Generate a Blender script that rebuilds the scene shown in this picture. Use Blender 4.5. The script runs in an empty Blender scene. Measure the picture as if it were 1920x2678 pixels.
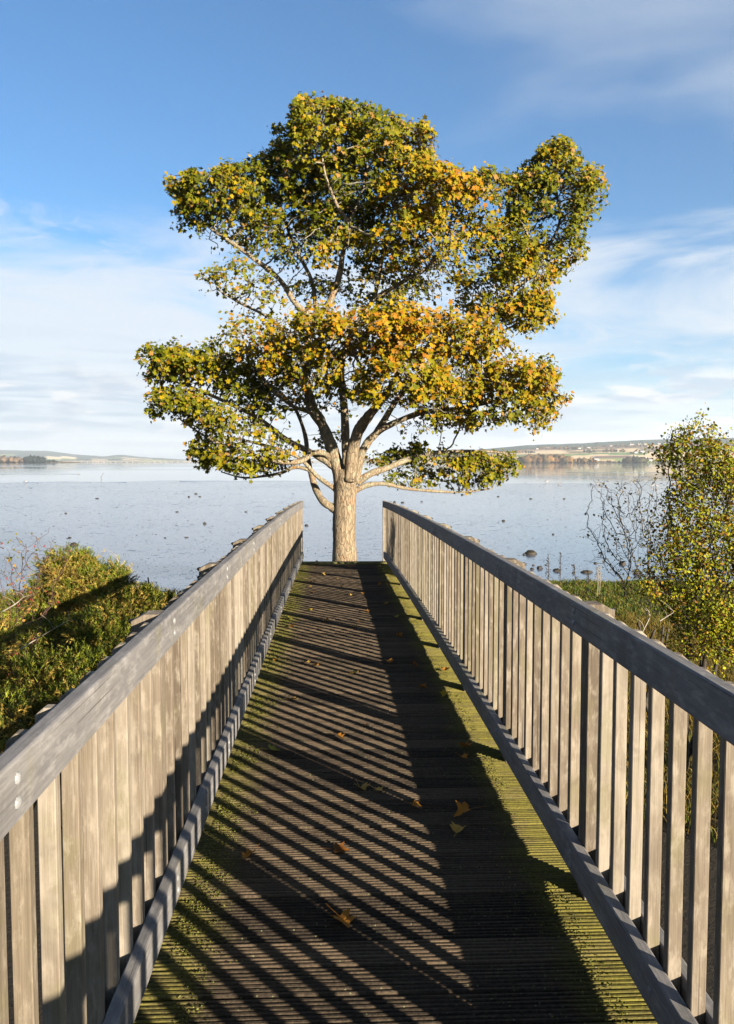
import bpy, bmesh, math, random
import numpy as np
from mathutils import Vector, Matrix, noise

random.seed(7)
rng = np.random.default_rng(7)
R = math.radians
SC = bpy.context.scene
COL = SC.collection

# ------------------------------------------------------------------ camera
F = 2167.0                       # focal length in pixels of the 1920 wide photograph
CAMZ = 1.653
cam_d = bpy.data.cameras.new('camera')
cam = bpy.data.objects.new('camera', cam_d)
COL.objects.link(cam)
cam_d.sensor_fit = 'HORIZONTAL'
cam_d.sensor_width = 36.0
cam_d.lens = 36.0 * F / 1920.0
cam_d.clip_start = 0.05
cam_d.clip_end = 60000
cam.location = (0, 0, CAMZ)
PITCH, YAW = math.atan(132 / F), math.atan(86 / F)
cam.rotation_euler = (math.pi / 2 - PITCH, 0, -YAW)
SC.camera = cam
CR = cam.rotation_euler.to_matrix()

# ------------------------------------------------------------------ sun and sky
SUN_AZ, SUN_EL = R(39.0), R(14.8)          # sun behind the camera, to the right
sdir = Vector((math.sin(SUN_AZ) * math.cos(SUN_EL), -math.cos(SUN_AZ) * math.cos(SUN_EL), math.sin(SUN_EL)))
sun_d = bpy.data.lights.new('sun', 'SUN')
sun_d.energy = 5.0
sun_d.angle = R(0.5)
sun_d.color = (1.0, 0.86, 0.68)
sun = bpy.data.objects.new('sun', sun_d)
COL.objects.link(sun)
sun.location = (20, -20, 20)
sun.rotation_euler = sdir.to_track_quat('Z', 'Y').to_euler()
SC.view_settings.view_transform = 'Standard'
SC.view_settings.look = 'None'
SC.view_settings.exposure = 2.3
SC.view_settings.gamma = 1.0
SC.view_settings.use_curve_mapping = False

W = bpy.data.worlds.new('World')
SC.world = W
W.use_nodes = True


class NT:
    """tiny helper to write node trees"""
    def __init__(s, tree):
        s.t = tree
        s.t.nodes.clear()

    def n(s, kind, ins=None, **props):
        nd = s.t.nodes.new(kind)
        for k, v in props.items():
            setattr(nd, k, v)
        if ins:
            for k, v in ins.items():
                sock = nd.inputs[k]
                if isinstance(v, bpy.types.NodeSocket):
                    s.t.links.new(v, sock)
                else:
                    if isinstance(v, (tuple, list)) and len(v) == 3 and sock.type == 'RGBA':
                        v = (*v, 1)
                    sock.default_value = v
        return nd

    def m(s, op, a, b=0.0, c=None, clamp=False):
        nd = s.t.nodes.new('ShaderNodeMath')
        nd.operation = op
        nd.use_clamp = clamp
        for i, v in enumerate([a, b, c]):
            if v is None:
                continue
            if isinstance(v, bpy.types.NodeSocket):
                s.t.links.new(v, nd.inputs[i])
            else:
                nd.inputs[i].default_value = v
        return nd.outputs[0]

    def mix(s, f, a, b, mode='MIX'):
        nd = s.t.nodes.new('ShaderNodeMix')
        nd.data_type = 'RGBA'
        nd.blend_type = mode
        for i, v in ((0, f), (6, a), (7, b)):
            if isinstance(v, bpy.types.NodeSocket):
                s.t.links.new(v, nd.inputs[i])
            else:
                nd.inputs[i].default_value = (*v, 1) if isinstance(v, tuple) and len(v) == 3 else v
        return nd.outputs[2]

    def ss(s, x, lo, hi):           # smoothstep
        nd = s.t.nodes.new('ShaderNodeMapRange')
        nd.interpolation_type = 'SMOOTHSTEP'
        s.t.links.new(x, nd.inputs[0])
        nd.inputs[1].default_value = lo
        nd.inputs[2].default_value = hi
        return nd.outputs[0]

    def noise(s, vec, scale, detail=4, rough=0.55, dist=0.0):
        return s.n('ShaderNodeTexNoise', {'Vector': vec, 'Scale': scale, 'Detail': detail, 'Roughness': rough, 'Distortion': dist})

    def map(s, vec, scale=(1, 1, 1), loc=(0, 0, 0), rot=(0, 0, 0)):
        return s.n('ShaderNodeMapping', {'Vector': vec, 'Scale': scale, 'Location': loc, 'Rotation': rot}).outputs[0]


wt = NT(W.node_tree)
sky = wt.n('ShaderNodeTexSky', sky_type='NISHITA')
sky.sun_disc = False
sky.sun_elevation = SUN_EL
sky.sun_rotation = math.pi - SUN_AZ
sky.air_density = 1.0
sky.dust_density = 0.35
sky.ozone_density = 2.6
gen = wt.n('ShaderNodeTexCoord').outputs['Generated']
sx = wt.n('ShaderNodeSeparateXYZ', {0: gen})
dx, dy, dz = sx.outputs[0], sx.outputs[1], sx.outputs[2]
az = wt.m('ARCTAN2', dx, dy)                       # 0 along the bridge, positive to the right
v1 = wt.map(gen, (2.0, 2.0, 8.5), (3.1, 1.7, 0.4), (0.0, 0.05, 0))
v2 = wt.map(gen, (4.2, 4.2, 19.0), (1.1, 5.2, 0.9), (0.0, -0.06, 0))
v3 = wt.map(gen, (1.2, 1.2, 3.2), (7.3, 2.2, 4.0))
n1 = wt.noise(v1, 1.6, 7, 0.58, 0.7).outputs[0]
n2 = wt.noise(v2, 1.8, 8, 0.6, 0.9).outputs[0]
n3 = wt.noise(v3, 1.6, 6, 0.5, 0.4).outputs[0]
# how much cloud there is: a sheet below about 16 degrees, thinning upwards, and broken to the right
low = wt.m('SUBTRACT', 1.0, wt.ss(dz, 0.10, 0.39))
left = wt.m('SUBTRACT', 1.0, wt.ss(az, -0.02, 0.30))
hor = wt.m('MULTIPLY', wt.m('SUBTRACT', 1.0, wt.ss(dz, 0.02, 0.11)), 0.16)
cov = wt.m('MULTIPLY_ADD', low, wt.m('MULTIPLY_ADD', left, 0.24, 0.37), hor)
c1 = wt.ss(wt.m('ADD', n1, wt.m('SUBTRACT', cov, 0.36)), 0.30, 0.66)
c2 = wt.ss(wt.m('ADD', n2, wt.m('SUBTRACT', cov, 0.36)), 0.40, 0.74)
up_r = wt.m('MULTIPLY', wt.ss(az, -0.06, 0.34), wt.ss(dz, 0.27, 0.42))
c3 = wt.m('MULTIPLY', wt.m('MULTIPLY', wt.ss(wt.m('MULTIPLY_ADD', up_r, 0.22, n3), 0.48, 0.80), 0.75), wt.ss(az, -0.12, 0.10))
sheet = wt.m('MAXIMUM', wt.m('MULTIPLY', c1, 0.92), wt.m('MULTIPLY', c2, 0.85))
cloud = wt.m('MAXIMUM', sheet, c3, clamp=True)
skyc = wt.mix(1.0, sky.outputs[0], (0.365, 0.59, 0.745), 'MULTIPLY')
n4 = wt.noise(wt.map(gen, (3.2, 3.2, 38.0), (9.1, 3.2, 1.9)), 1.9, 6, 0.55, 0.5).outputs[0]
grey = wt.m('MULTIPLY', wt.ss(n4, 0.42, 0.60), wt.m('SUBTRACT', 1.0, wt.ss(dz, 0.05, 0.17)))
ccol = wt.mix(grey, (3.22, 3.50, 3.82), (2.15, 2.55, 3.15))
ccol = wt.mix(up_r, ccol, (1.75, 2.2, 2.9))
fin = wt.mix(cloud, skyc, ccol)
# low cumulus banks with shaded bases just above the far shore
n5 = wt.noise(wt.map(gen, (7.0, 7.0, 30.0), (2.3, 6.1, 0.7)), 1.5, 6, 0.55, 0.3).outputs[0]
n6 = wt.noise(wt.map(gen, (7.0, 7.0, 30.0), (2.3, 6.1, 1.05)), 1.5, 6, 0.55, 0.3).outputs[0]
band = wt.m('MULTIPLY', wt.ss(dz, 0.012, 0.035), wt.m('SUBTRACT', 1.0, wt.ss(dz, 0.075, 0.135)))
cum = wt.m('MULTIPLY', wt.m('MULTIPLY', wt.ss(n5, 0.50, 0.60), band), 0.85)
ucol = wt.mix(wt.ss(n6, 0.46, 0.62), (3.9, 3.95, 4.0), (2.3, 2.7, 3.3))
fin = wt.mix(cum, fin, ucol)
bg = wt.n('ShaderNodeBackground', {'Color': fin, 'Strength': 0.05})
wt.n('ShaderNodeOutputWorld', {'Surface': bg.outputs[0]})


# ------------------------------------------------------------------ helpers
def P(u, v, Y):
    """world point on the plane y = Y seen at photograph pixel (u, v)"""
    d = CR @ Vector(((u - 960) / F, -(v - 1339) / F, -1))
    return Vector((0, 0, CAMZ)) + d * (Y / d.y)


K = 1920 / 1626.0


def PD(x, y, Y):
    return P(x * K, y * K, Y)


def on_plane(u, v, z):
    d = CR @ Vector(((u - 960) / F, -(v - 1339) / F, -1))
    return Vector((0, 0, CAMZ)) + d * ((z - CAMZ) / d.z)


def mesh_obj(name, verts, faces, mat=None, parent=None, smooth=False, cols=None, loc=None):
    me = bpy.data.meshes.new(name)
    if isinstance(verts, np.ndarray) and isinstance(faces, np.ndarray):
        nv, nf, k = len(verts), len(faces), faces.shape[1]
        me.vertices.add(nv)
        me.vertices.foreach_set('co', verts.astype(np.float32).ravel())
        me.loops.add(nf * k)
        me.loops.foreach_set('vertex_index', faces.astype(np.int32).ravel())
        me.polygons.add(nf)
        me.polygons.foreach_set('loop_start', np.arange(0, nf * k, k, dtype=np.int32))
        me.update(calc_edges=True)
        me.validate()
    else:
        me.from_pydata([tuple(v) for v in verts], [], [tuple(f) for f in faces])
        me.update()
    if cols is not None:
        a = me.color_attributes.new('tint', 'FLOAT_COLOR', 'POINT')
        c = np.ones((len(me.vertices), 4), dtype=np.float32)
        c[:, :3] = cols
        a.data.foreach_set('color', c.ravel())
    if smooth:
        me.polygons.foreach_set('use_smooth', [True] * len(me.polygons))
    if mat:
        me.materials.append(mat)
    return link(name, me, parent, loc)


def link(name, me, parent=None, loc=None, rot=None):
    o = bpy.data.objects.new(name, me)
    COL.objects.link(o)
    if parent:
        o.parent = parent
    if loc is not None:
        o.location = loc
    if rot is not None:
        o.rotation_euler = rot
    return o


def thing(name, label, cat, loc=(0, 0, 0), group=None):
    o = link(name, None, None, loc)
    return tag(o, label, cat, group)


def tag(o, label, cat, group=None):
    o['label'] = label
    o['category'] = cat
    if group:
        o['group'] = group
    return o


def struct(o):
    o['kind'] = 'structure'
    return o


def stuff(o):
    o['kind'] = 'stuff'
    return o


def box_mesh(name, lo, hi, mat, bev=0.0, seg=2):
    bm = bmesh.new()
    bmesh.ops.create_cube(bm, size=1)
    for v in bm.verts:
        for i in range(3):
            v.co[i] = lo[i] + (v.co[i] + 0.5) * (hi[i] - lo[i])
    if bev:
        bmesh.ops.bevel(bm, geom=bm.edges[:], offset=bev, segments=seg, affect='EDGES', profile=0.5)
    me = bpy.data.meshes.new(name)
    bm.to_mesh(me)
    bm.free()
    me.materials.append(mat)
    return me


def camber(y):
    return -0.001257 * (y - 2.58) ** 2


def ico(sub=1):
    bm = bmesh.new()
    bmesh.ops.create_icosphere(bm, subdivisions=sub, radius=1)
    v = np.array([x.co[:] for x in bm.verts])
    f = np.array([[q.index for q in p.verts] for p in bm.faces])
    bm.free()
    return v, f


ICO1, ICO2, ICO3 = ico(1), ico(2), ico(3)


# ------------------------------------------------------------------ materials
def material(name):
    m = bpy.data.materials.new(name)
    m.use_nodes = True
    return m, NT(m.node_tree)


def finish(t, col, rough=0.8, bump=None, bstr=0.3, bdist=0.01, spec=0.3, extra=None, k=0.33):
    ins = {'Base Color': t.mix(1.0, col, (k, k, k), 'MULTIPLY'), 'Roughness': rough, 'Specular IOR Level': spec}
    if bump is not None:
        ins['Normal'] = t.n('ShaderNodeBump', {'Height': bump, 'Strength': bstr, 'Distance': bdist}).outputs[0]
    if extra:
        ins.update(extra)
    p = t.n('ShaderNodeBsdfPrincipled', ins)
    t.n('ShaderNodeOutputMaterial', {'Surface': p.outputs[0]})
    return p


def wood(name, axis, dark, mid, light, green=(0.16, 0.16, 0.06), gamt=0.35, rough=0.78, var=0.35, scl=1.0):
    m, t = material(name)
    tc = t.n('ShaderNodeTexCoord').outputs['Object']
    rnd = t.n('ShaderNodeObjectInfo').outputs['Random']
    off = t.n('ShaderNodeCombineXYZ', {0: t.m('MULTIPLY', rnd, 91.0), 1: t.m('MULTIPLY', rnd, 57.0), 2: t.m('MULTIPLY', rnd, 33.0)}).outputs[0]
    v = t.n('ShaderNodeVectorMath', {0: tc, 1: off}, operation='ADD').outputs[0]
    st = [60.0 * scl] * 3
    st[axis] = 2.2 * scl
    st2 = [260.0 * scl] * 3
    st2[axis] = 9.0 * scl
    st3 = [9.0] * 3
    st3[axis] = 1.6
    g1 = t.noise(t.map(v, tuple(st)), 1.0, 4, 0.6, 0.6).outputs[0]
    g2 = t.noise(t.map(v, tuple(st2)), 1.0, 3, 0.6).outputs[0]
    g3 = t.noise(t.map(v, tuple(st3)), 1.0, 4, 0.6, 0.8).outputs[0]
    f = t.m('ADD', t.m('MULTIPLY', g1, 0.55), t.m('MULTIPLY', g3, 0.55))
    f = t.m('ADD', f, t.m('MULTIPLY', t.m('SUBTRACT', rnd, 0.5), var))
    f = t.m('ADD', f, t.m('MULTIPLY', t.m('SUBTRACT', g2, 0.5), 0.35))
    cr = t.n('ShaderNodeValToRGB', {0: f})
    e = cr.color_ramp.elements
    e[0].position, e[0].color = 0.30, (*dark, 1)
    e[1].position, e[1].color = 0.82, (*light, 1)
    q = cr.color_ramp.elements.new(0.56)
    q.color = (*mid, 1)
    alg = t.noise(v, 4.0, 5, 0.6).outputs[0]
    ga = t.m('MULTIPLY', t.ss(alg, 0.50, 0.72), gamt)
    rb = t.m('FRACT', t.m('MULTIPLY', rnd, 7.13))
    ga = t.m('MAXIMUM', ga, t.m('MULTIPLY', t.ss(rb, 0.86, 0.96), gamt * 0.9))
    c = t.mix(ga, cr.outputs[0], green)
    st4 = [34.0] * 3
    st4[axis] = 11.0
    g5 = t.noise(t.map(v, tuple(st4)), 1.0, 5, 0.68, 0.15).outputs[0]
    c = t.mix(t.m('MULTIPLY', t.ss(g5, 0.46, 0.72), 0.55), c, tuple(min(1, q_ * 1.28) for q_ in light))
    g6 = t.noise(t.map(v, (5, 5, 5)), 1.0, 4, 0.6, 0.6).outputs[0]
    c = t.mix(t.m('MULTIPLY', t.ss(g6, 0.52, 0.70), 0.35), c, tuple(q_ * 0.8 for q_ in dark))
    sp = t.noise(v, 160, 3, 0.7).outputs[0]
    c = t.mix(t.m('MULTIPLY', t.ss(sp, 0.66, 0.76), 0.35), c, (0.42, 0.40, 0.34))
    kk = 0.54 if axis == 1 else 0.33
    st6 = [150.0] * 3
    st6[axis] = 1.4
    g7 = t.noise(t.map(v, tuple(st6)), 1.0, 2, 0.5).outputs[0]
    c = t.mix(t.m('MULTIPLY', t.ss(g7, 0.66, 0.72), 0.7), c, (0.05, 0.04, 0.03))
    kn = t.n('ShaderNodeTexVoronoi', {'Vector': v, 'Scale': 3.2}).outputs['Distance']
    c = t.mix(t.m('MULTIPLY', t.m('SUBTRACT', 1.0, t.ss(kn, 0.03, 0.075)), 0.6), c, (0.09, 0.06, 0.04))
    hgt = t.m('ADD', t.m('MULTIPLY', g1, 0.6), g2)
    finish(t, c, rough, hgt, 0.5, 0.0015, 0.25, k=kk)
    return m


M_slat = wood('weathered_slat', 2, (0.18, 0.14, 0.10), (0.33, 0.27, 0.20), (0.52, 0.46, 0.37), (0.26, 0.25, 0.10), 0.40, var=0.45)
M_rail = wood('weathered_rail', 1, (0.122, 0.120, 0.122), (0.20, 0.195, 0.195), (0.31, 0.30, 0.29), (0.20, 0.18, 0.08), 0.45, var=0.12)
M_beam = wood('bearer_wood', 1, (0.06, 0.05, 0.035), (0.11, 0.09, 0.065), (0.2, 0.17, 0.12), (0.12, 0.13, 0.03), 0.7)


def deck_material():
    m, t = material('mossy_deck')
    geo = t.n('ShaderNodeNewGeometry').outputs['Position']
    rnd = t.n('ShaderNodeObjectInfo').outputs['Random']
    s = t.n('ShaderNodeSeparateXYZ', {0: geo})
    x = s.outputs[0]
    g1 = t.noise(t.map(geo, (3.0, 120.0, 40)), 1.0, 4, 0.6, 0.4).outputs[0]
    g2 = t.noise(geo, 75.0, 4, 0.7).outputs[0]
    g3 = t.noise(geo, 2.6, 4, 0.6).outputs[0]
    f = t.m('ADD', t.m('MULTIPLY', g1, 0.5), t.m('MULTIPLY', g2, 0.5))
    f = t.m('ADD', f, t.m('MULTIPLY', t.m('SUBTRACT', rnd, 0.5), 0.20))
    c = t.mix(t.ss(f, 0.28, 0.75), (0.04, 0.031, 0.022), (0.27, 0.20, 0.13))
    # algae and moss along both edges
    wob = t.m('MULTIPLY', t.m('SUBTRACT', g3, 0.5), 0.30)
    xr = t.m('ADD', x, wob)
    right = t.ss(xr, 0.66, 0.88)
    leftm = t.m('SUBTRACT', 1.0, t.ss(xr, -0.56, -0.34))
    fine = t.ss(g2, 0.34, 0.62)
    md = t.m('MULTIPLY', right, t.m('MULTIPLY_ADD', fine, 0.35, 0.60))
    md = t.m('MAXIMUM', md, t.m('MULTIPLY', leftm, t.m('MULTIPLY_ADD', fine, 0.55, 0.25)))
    ptc = t.noise(t.map(geo, (7.0, 13.0, 7.0)), 1.0, 4, 0.65).outputs[0]
    md = t.m('MULTIPLY', md, t.m('MULTIPLY_ADD', t.ss(ptc, 0.36, 0.60), 0.42, 0.58))
    endm = t.ss(s.outputs[1], 14.7, 14.95)
    md = t.m('MAXIMUM', md, t.m('MULTIPLY', endm, 0.6))
    gc = t.mix(g1, (0.15, 0.14, 0.018), (0.58, 0.53, 0.09))
    c = t.mix(md, c, gc)
    # pale lichen crumbs and gravel-like grit
    vo = t.n('ShaderNodeTexVoronoi', {'Vector': geo, 'Scale': 62.0})
    spk = t.m('MULTIPLY', t.m('LESS_THAN', vo.outputs['Distance'], 0.20), t.m('GREATER_THAN', t.n('ShaderNodeSeparateColor', {0: vo.outputs['Color']}).outputs[0], 0.80))
    c = t.mix(t.m('MULTIPLY', spk, 0.8), c, (0.36, 0.38, 0.20))
    finish(t, c, 0.85, t.m('ADD', g2, t.m('MULTIPLY', spk, 0.8)), 0.9, 0.004, 0.15, k=0.27)
    return m


M_deck = deck_material()
M_end = wood('algae_end_board', 0, (0.20, 0.18, 0.07), (0.34, 0.31, 0.12), (0.46, 0.42, 0.18), (0.30, 0.30, 0.05), 0.6)


def simple(name, c1, c2, scale=8.0, rough=0.8, lo=0.35, hi=0.65, bstr=0.4, bdist=0.01, spec=0.3, metal=0.0, detail=5):
    m, t = material(name)
    tc = t.n('ShaderNodeTexCoord').outputs['Object']
    rnd = t.n('ShaderNodeObjectInfo').outputs['Random']
    tc = t.n('ShaderNodeVectorMath', {0: tc, 1: t.n('ShaderNodeCombineXYZ', {0: t.m('MULTIPLY', rnd, 50.0)}).outputs[0]}, operation='ADD').outputs[0]
    nz = t.noise(tc, scale, detail, 0.6).outputs[0]
    finish(t, t.mix(t.ss(nz, lo, hi), c1, c2), rough, nz, bstr, bdist, spec, {'Metallic': metal})
    return m


M_bolt = simple('galvanised_bolt', (0.34, 0.35, 0.36), (0.5, 0.51, 0.52), 40, 0.55, metal=0.0)
M_nut = simple('dark_bolt_end', (0.03, 0.03, 0.035), (0.06, 0.06, 0.06), 40, 0.5)
M_rock = simple('weedy_rock', (0.018, 0.016, 0.010), (0.085, 0.065, 0.03), 9, 0.55, bstr=1.0, bdist=0.06)
M_white = simple('gull_white', (0.7, 0.7, 0.7), (0.8, 0.8, 0.8), 10, 0.7)
M_grey = simple('gull_grey', (0.28, 0.30, 0.33), (0.35, 0.37, 0.4), 10, 0.7)
M_wall = simple('white_render', (0.68, 0.66, 0.62), (0.8, 0.79, 0.76), 0.5, 0.8)
M_roof = simple('slate_roof', (0.09, 0.09, 0.10), (0.14, 0.13, 0.13), 0.7, 0.7)
M_conc = simple('viaduct_concrete', (0.42, 0.39, 0.34), (0.55, 0.51, 0.45), 0.1, 0.8)
M_deadwood = simple('dead_wood', (0.16, 0.13, 0.10), (0.30, 0.26, 0.21), 30, 0.8)
M_twigw = simple('bleached_twig', (0.42, 0.36, 0.28), (0.62, 0.56, 0.47), 25, 0.8)
M_twigr = simple('red_brown_twig', (0.12, 0.055, 0.04), (0.24, 0.12, 0.08), 25, 0.7)
M_twigd = simple('dark_twig', (0.045, 0.035, 0.025), (0.12, 0.095, 0.065), 25, 0.8)
M_hip = simple('rose_hip', (0.40, 0.02, 0.01), (0.55, 0.05, 0.02), 15, 0.35, spec=0.5)


def bark(name, lichen, scale=1.0):
    m, t = material(name)
    geo = t.n('ShaderNodeNewGeometry').outputs['Position']
    g1 = t.noise(t.map(geo, (14 * scale, 14 * scale, 4 * scale)), 1.0, 6, 0.65, 0.7).outputs[0]
    vo = t.n('ShaderNodeTexVoronoi', {'Vector': t.n('ShaderNodeVectorMath', {0: t.map(geo, (15 * scale, 15 * scale, 4.5 * scale)), 1: t.noise(geo, 7, 3).outputs['Color']}, operation='ADD').outputs[0], 'Scale': 1.0}, feature='DISTANCE_TO_EDGE')
    crack = t.m('SUBTRACT', 1.0, t.ss(vo.outputs[0], 0.0, 0.09))
    c = t.mix(t.ss(g1, 0.30, 0.70), (0.20, 0.15, 0.10), (0.56, 0.44, 0.29))
    pk = t.noise(geo, 3.2, 4, 0.6).outputs[0]
    c = t.mix(t.m('MULTIPLY', t.ss(pk, 0.56, 0.70), 0.5), c, (0.50, 0.25, 0.12))
    gl = t.noise(geo, 6.3, 6, 0.7).outputs[0]
    c = t.mix(t.m('MULTIPLY', t.ss(gl, 0.50 - 0.12 * lichen, 0.62), 0.35 + 0.5 * lichen), c, (0.38, 0.38, 0.27))
    yl = t.noise(t.map(geo, (1, 1, 1), (5, 3, 2)), 7.0, 5, 0.7).outputs[0]
    c = t.mix(t.ss(yl, 0.635, 0.70), c, (0.44, 0.34, 0.03))
    c = t.mix(t.m('MULTIPLY', crack, 0.42), c, (0.07, 0.055, 0.04))
    h = t.m('SUBTRACT', g1, t.m('MULTIPLY', crack, 0.6))
    finish(t, c, 0.85, h, 0.9, 0.025, 0.15, k=0.40 + 0.10 * lichen)
    return m


M_trunk = bark('sycamore_trunk_bark', 0.0)
M_limb = bark('lichened_limb_bark', 0.6, 1.6)
M_twig = simple('lichened_twig', (0.16, 0.14, 0.10), (0.52, 0.49, 0.36), 7, 0.85, 0.35, 0.62)


def leafmat(name, trans=0.3, rough=0.45):
    m, t = material(name)
    at = t.n('ShaderNodeVertexColor', layer_name='tint').outputs[0]
    geo = t.n('ShaderNodeNewGeometry').outputs['Position']
    nz = t.noise(geo, 28.0, 3, 0.6).outputs[0]
    c = t.mix(t.m('MULTIPLY', t.ss(nz, 0.4, 0.7), 0.25), at, t.mix(1.0, at, (0.55, 0.40, 0.30), 'MULTIPLY'))
    c = t.mix(1.0, c, (0.48, 0.49, 0.30), 'MULTIPLY')
    p = t.n('ShaderNodeBsdfPrincipled', {'Base Color': c, 'Roughness': rough, 'Specular IOR Level': 0.12})
    tr = t.n('ShaderNodeBsdfTranslucent', {'Color': t.mix(1.0, c, (1.1, 1.05, 0.6), 'MULTIPLY')})
    mx = t.n('ShaderNodeMixShader', {0: trans, 1: p.outputs[0], 2: tr.outputs[0]})
    t.n('ShaderNodeOutputMaterial', {'Surface': mx.outputs[0]})
    return m


M_leaf = leafmat('autumn_leaf', 0.22, 0.65)
M_gorse = leafmat('gorse_needles', 0.10, 0.6)
M_grass = leafmat('grass_blades', 0.25, 0.6)


def ground_mat():
    m, t = material('bank_ground')
    geo = t.n('ShaderNodeNewGeometry').outputs['Position']
    a = t.noise(geo, 1.1, 6, 0.6).outputs[0]
    b = t.noise(geo, 14, 5, 0.7).outputs[0]
    s = t.n('ShaderNodeSeparateXYZ', {0: geo})
    c = t.mix(t.ss(a, 0.4, 0.62), (0.075, 0.055, 0.028), (0.05, 0.07, 0.015))
    c = t.mix(t.ss(b, 0.45, 0.7), c, (0.16, 0.12, 0.055))
    low = t.m('SUBTRACT', 1.0, t.ss(s.outputs[2], -2.36, -2.15))
    c = t.mix(low, c, (0.05, 0.042, 0.03))
    finish(t, c, 0.9, b, 1.0, 0.05, 0.2)
    return m


def wet_mat(name, water):
    m, t = material(name)
    geo = t.n('ShaderNodeNewGeometry').outputs['Position']
    s = t.n('ShaderNodeSeparateXYZ', {0: geo})
    if water:
        b1 = t.noise(t.map(geo, (0.25, 0.9, 1)), 0.5, 5, 0.6).outputs[0]
        bp = t.n('ShaderNodeBump', {'Height': b1, 'Strength': 0.10, 'Distance': 0.06}).outputs[0]
        ban = t.noise(t.map(geo, (0.0012, 0.012, 1)), 1.0, 5, 0.6).outputs[0]
        rg = t.m('MULTIPLY_ADD', t.ss(ban, 0.45, 0.65), 0.05, 0.03)
        p = t.n('ShaderNodeBsdfPrincipled', {'Base Color': (0.035, 0.06, 0.08), 'Roughness': rg, 'IOR': 1.4, 'Normal': bp})
    else:
        b1 = t.noise(t.map(geo, (0.9, 1.6, 1)), 1.3, 6, 0.62, 0.8).outputs[0]
        b2 = t.noise(t.map(geo, (2.2, 3.6, 1)), 2.1, 5, 0.65).outputs[0]
        b3 = t.noise(geo, 0.05, 4, 0.6).outputs[0]
        lum = t.ss(t.m('ADD', b1, t.m('MULTIPLY', t.m('SUBTRACT', b3, 0.5), 0.30)), 0.580, 0.66)    # proud mud
        lm2 = t.ss(b2, 0.575, 0.64)
        dry = t.m('MAXIMUM', t.m('MULTIPLY', lum, 0.55), t.m('MULTIPLY', lm2, 0.65))
        hgt = t.m('ADD', t.m('MULTIPLY', b1, 1.0), t.m('MULTIPLY', b2, 0.5))
        bp = t.n('ShaderNodeBump', {'Height': hgt, 'Strength': 0.20, 'Distance': 0.02}).outputs[0]
        rg = t.m('MULTIPLY_ADD', dry, 0.35, 0.10)
        col = t.mix(dry, (0.055, 0.070, 0.105), (0.018, 0.016, 0.015))  # wet tone has the sky's blue sheen painted in; the mud itself is not blue
        p = t.n('ShaderNodeBsdfPrincipled', {'Base Color': col, 'Roughness': rg, 'IOR': t.m('MULTIPLY_ADD', dry, -0.45, 1.85), 'Normal': bp})
    t.n('ShaderNodeOutputMaterial', {'Surface': p.outputs[0]})
    return m


def tint_mat(name, nscale, amt, rough=0.9, kk=0.5):
    m, t = material(name)
    at = t.n('ShaderNodeVertexColor', layer_name='tint').outputs[0]
    geo = t.n('ShaderNodeNewGeometry').outputs['Position']
    nz = t.noise(geo, nscale, 5, 0.65).outputs[0]
    c = t.mix(t.m('MULTIPLY', t.ss(nz, 0.35, 0.7), amt), at, t.mix(1.0, at, (0.5, 0.5, 0.5), 'MULTIPLY'))
    finish(t, c, rough, None, spec=0.1, k=kk)
    return m


M_ground = ground_mat()
M_mud = wet_mat('wet_mudflat', False)
M_water = wet_mat('calm_firth_water', True)
M_fields = tint_mat('patchwork_fields', 0.012, 0.35, kk=0.95)
M_farwood = tint_mat('far_woodland', 0.08, 0.8)

# ------------------------------------------------------------------ ground, mud, water
WZ = -2.38


def ground_h(x, y):
    n = noise.noise(Vector((x * 0.25, y * 0.25, 0))) * 0.14 + noise.noise(Vector((x * 0.9, y * 0.9, 3))) * 0.07
    shore = 26.6 + 1.1 * noise.noise(Vector((x * 0.12, 4.4, 0))) + (1.0 if x > 3 else 0)
    side = min(1.0, abs(x) / 6.0)
    base = -2.22 + 0.12 * side
    # ditch under the bridge, mound round the tree
    base -= 0.25 * math.exp(-((y - 6) / 5.0) ** 2)
    base += 0.75 * math.exp(-((y - 18.5) / 2.6) ** 2 - (x / 2.6) ** 2)
    if x > 2:
        base += 0.10 * math.exp(-((y - 24.0) / 2.0) ** 2)
    if y < -2:
        base += min(1.6, (-2 - y) * 0.35)
    t = min(1, max(0, (y - (shore - 3.2)) / 3.2))
    t = t * t * (3 - 2 * t)
    return (base + n) * (1 - t) + (WZ - 0.35) * t


xs = np.concatenate([[-900, -300, -120, -60], np.arange(-30, 30.1, 0.5), [60, 120, 300, 900]])
ys = np.concatenate([[-900, -200, -60, -20], np.arange(-10, 31, 0.5)])
V = [(x, y, ground_h(x, y)) for y in ys for x in xs]
nx = len(xs)
Fc = [(j * nx + i, j * nx + i + 1, (j + 1) * nx + i + 1, (j + 1) * nx + i) for j in range(len(ys) - 1) for i in range(nx - 1)]
struct(mesh_obj('ground', V, Fc, M_ground, smooth=True))

# mudflat with an irregular tide line about 170 m out
xs = np.linspace(-420, 420, 169)
edge = [168 + 46 * noise.noise(Vector((x * 0.010, 0, 7))) + 16 * noise.noise(Vector((x * 0.05, 0, 2))) + 7 * noise.noise(Vector((x * 0.3, 0, 5))) + 0.10 * x for x in xs]
V = [(-420 + 0 * i, 12, WZ) for i in range(0)]
V = [(x, 14, WZ) for x in xs] + [(x, e, WZ) for x, e in zip(xs, edge)]
n = len(xs)
struct(mesh_obj('mudflat', V, [(i, i + 1, n + i + 1, n + i) for i in range(n - 1)], M_mud))
struct(mesh_obj('water', [(-15500, 40, WZ - 0.012), (15500, 40, WZ - 0.012), (15500, 13500, WZ - 0.012), (-15500, 13500, WZ - 0.012)], [(0, 1, 2, 3)], M_water))
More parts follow.
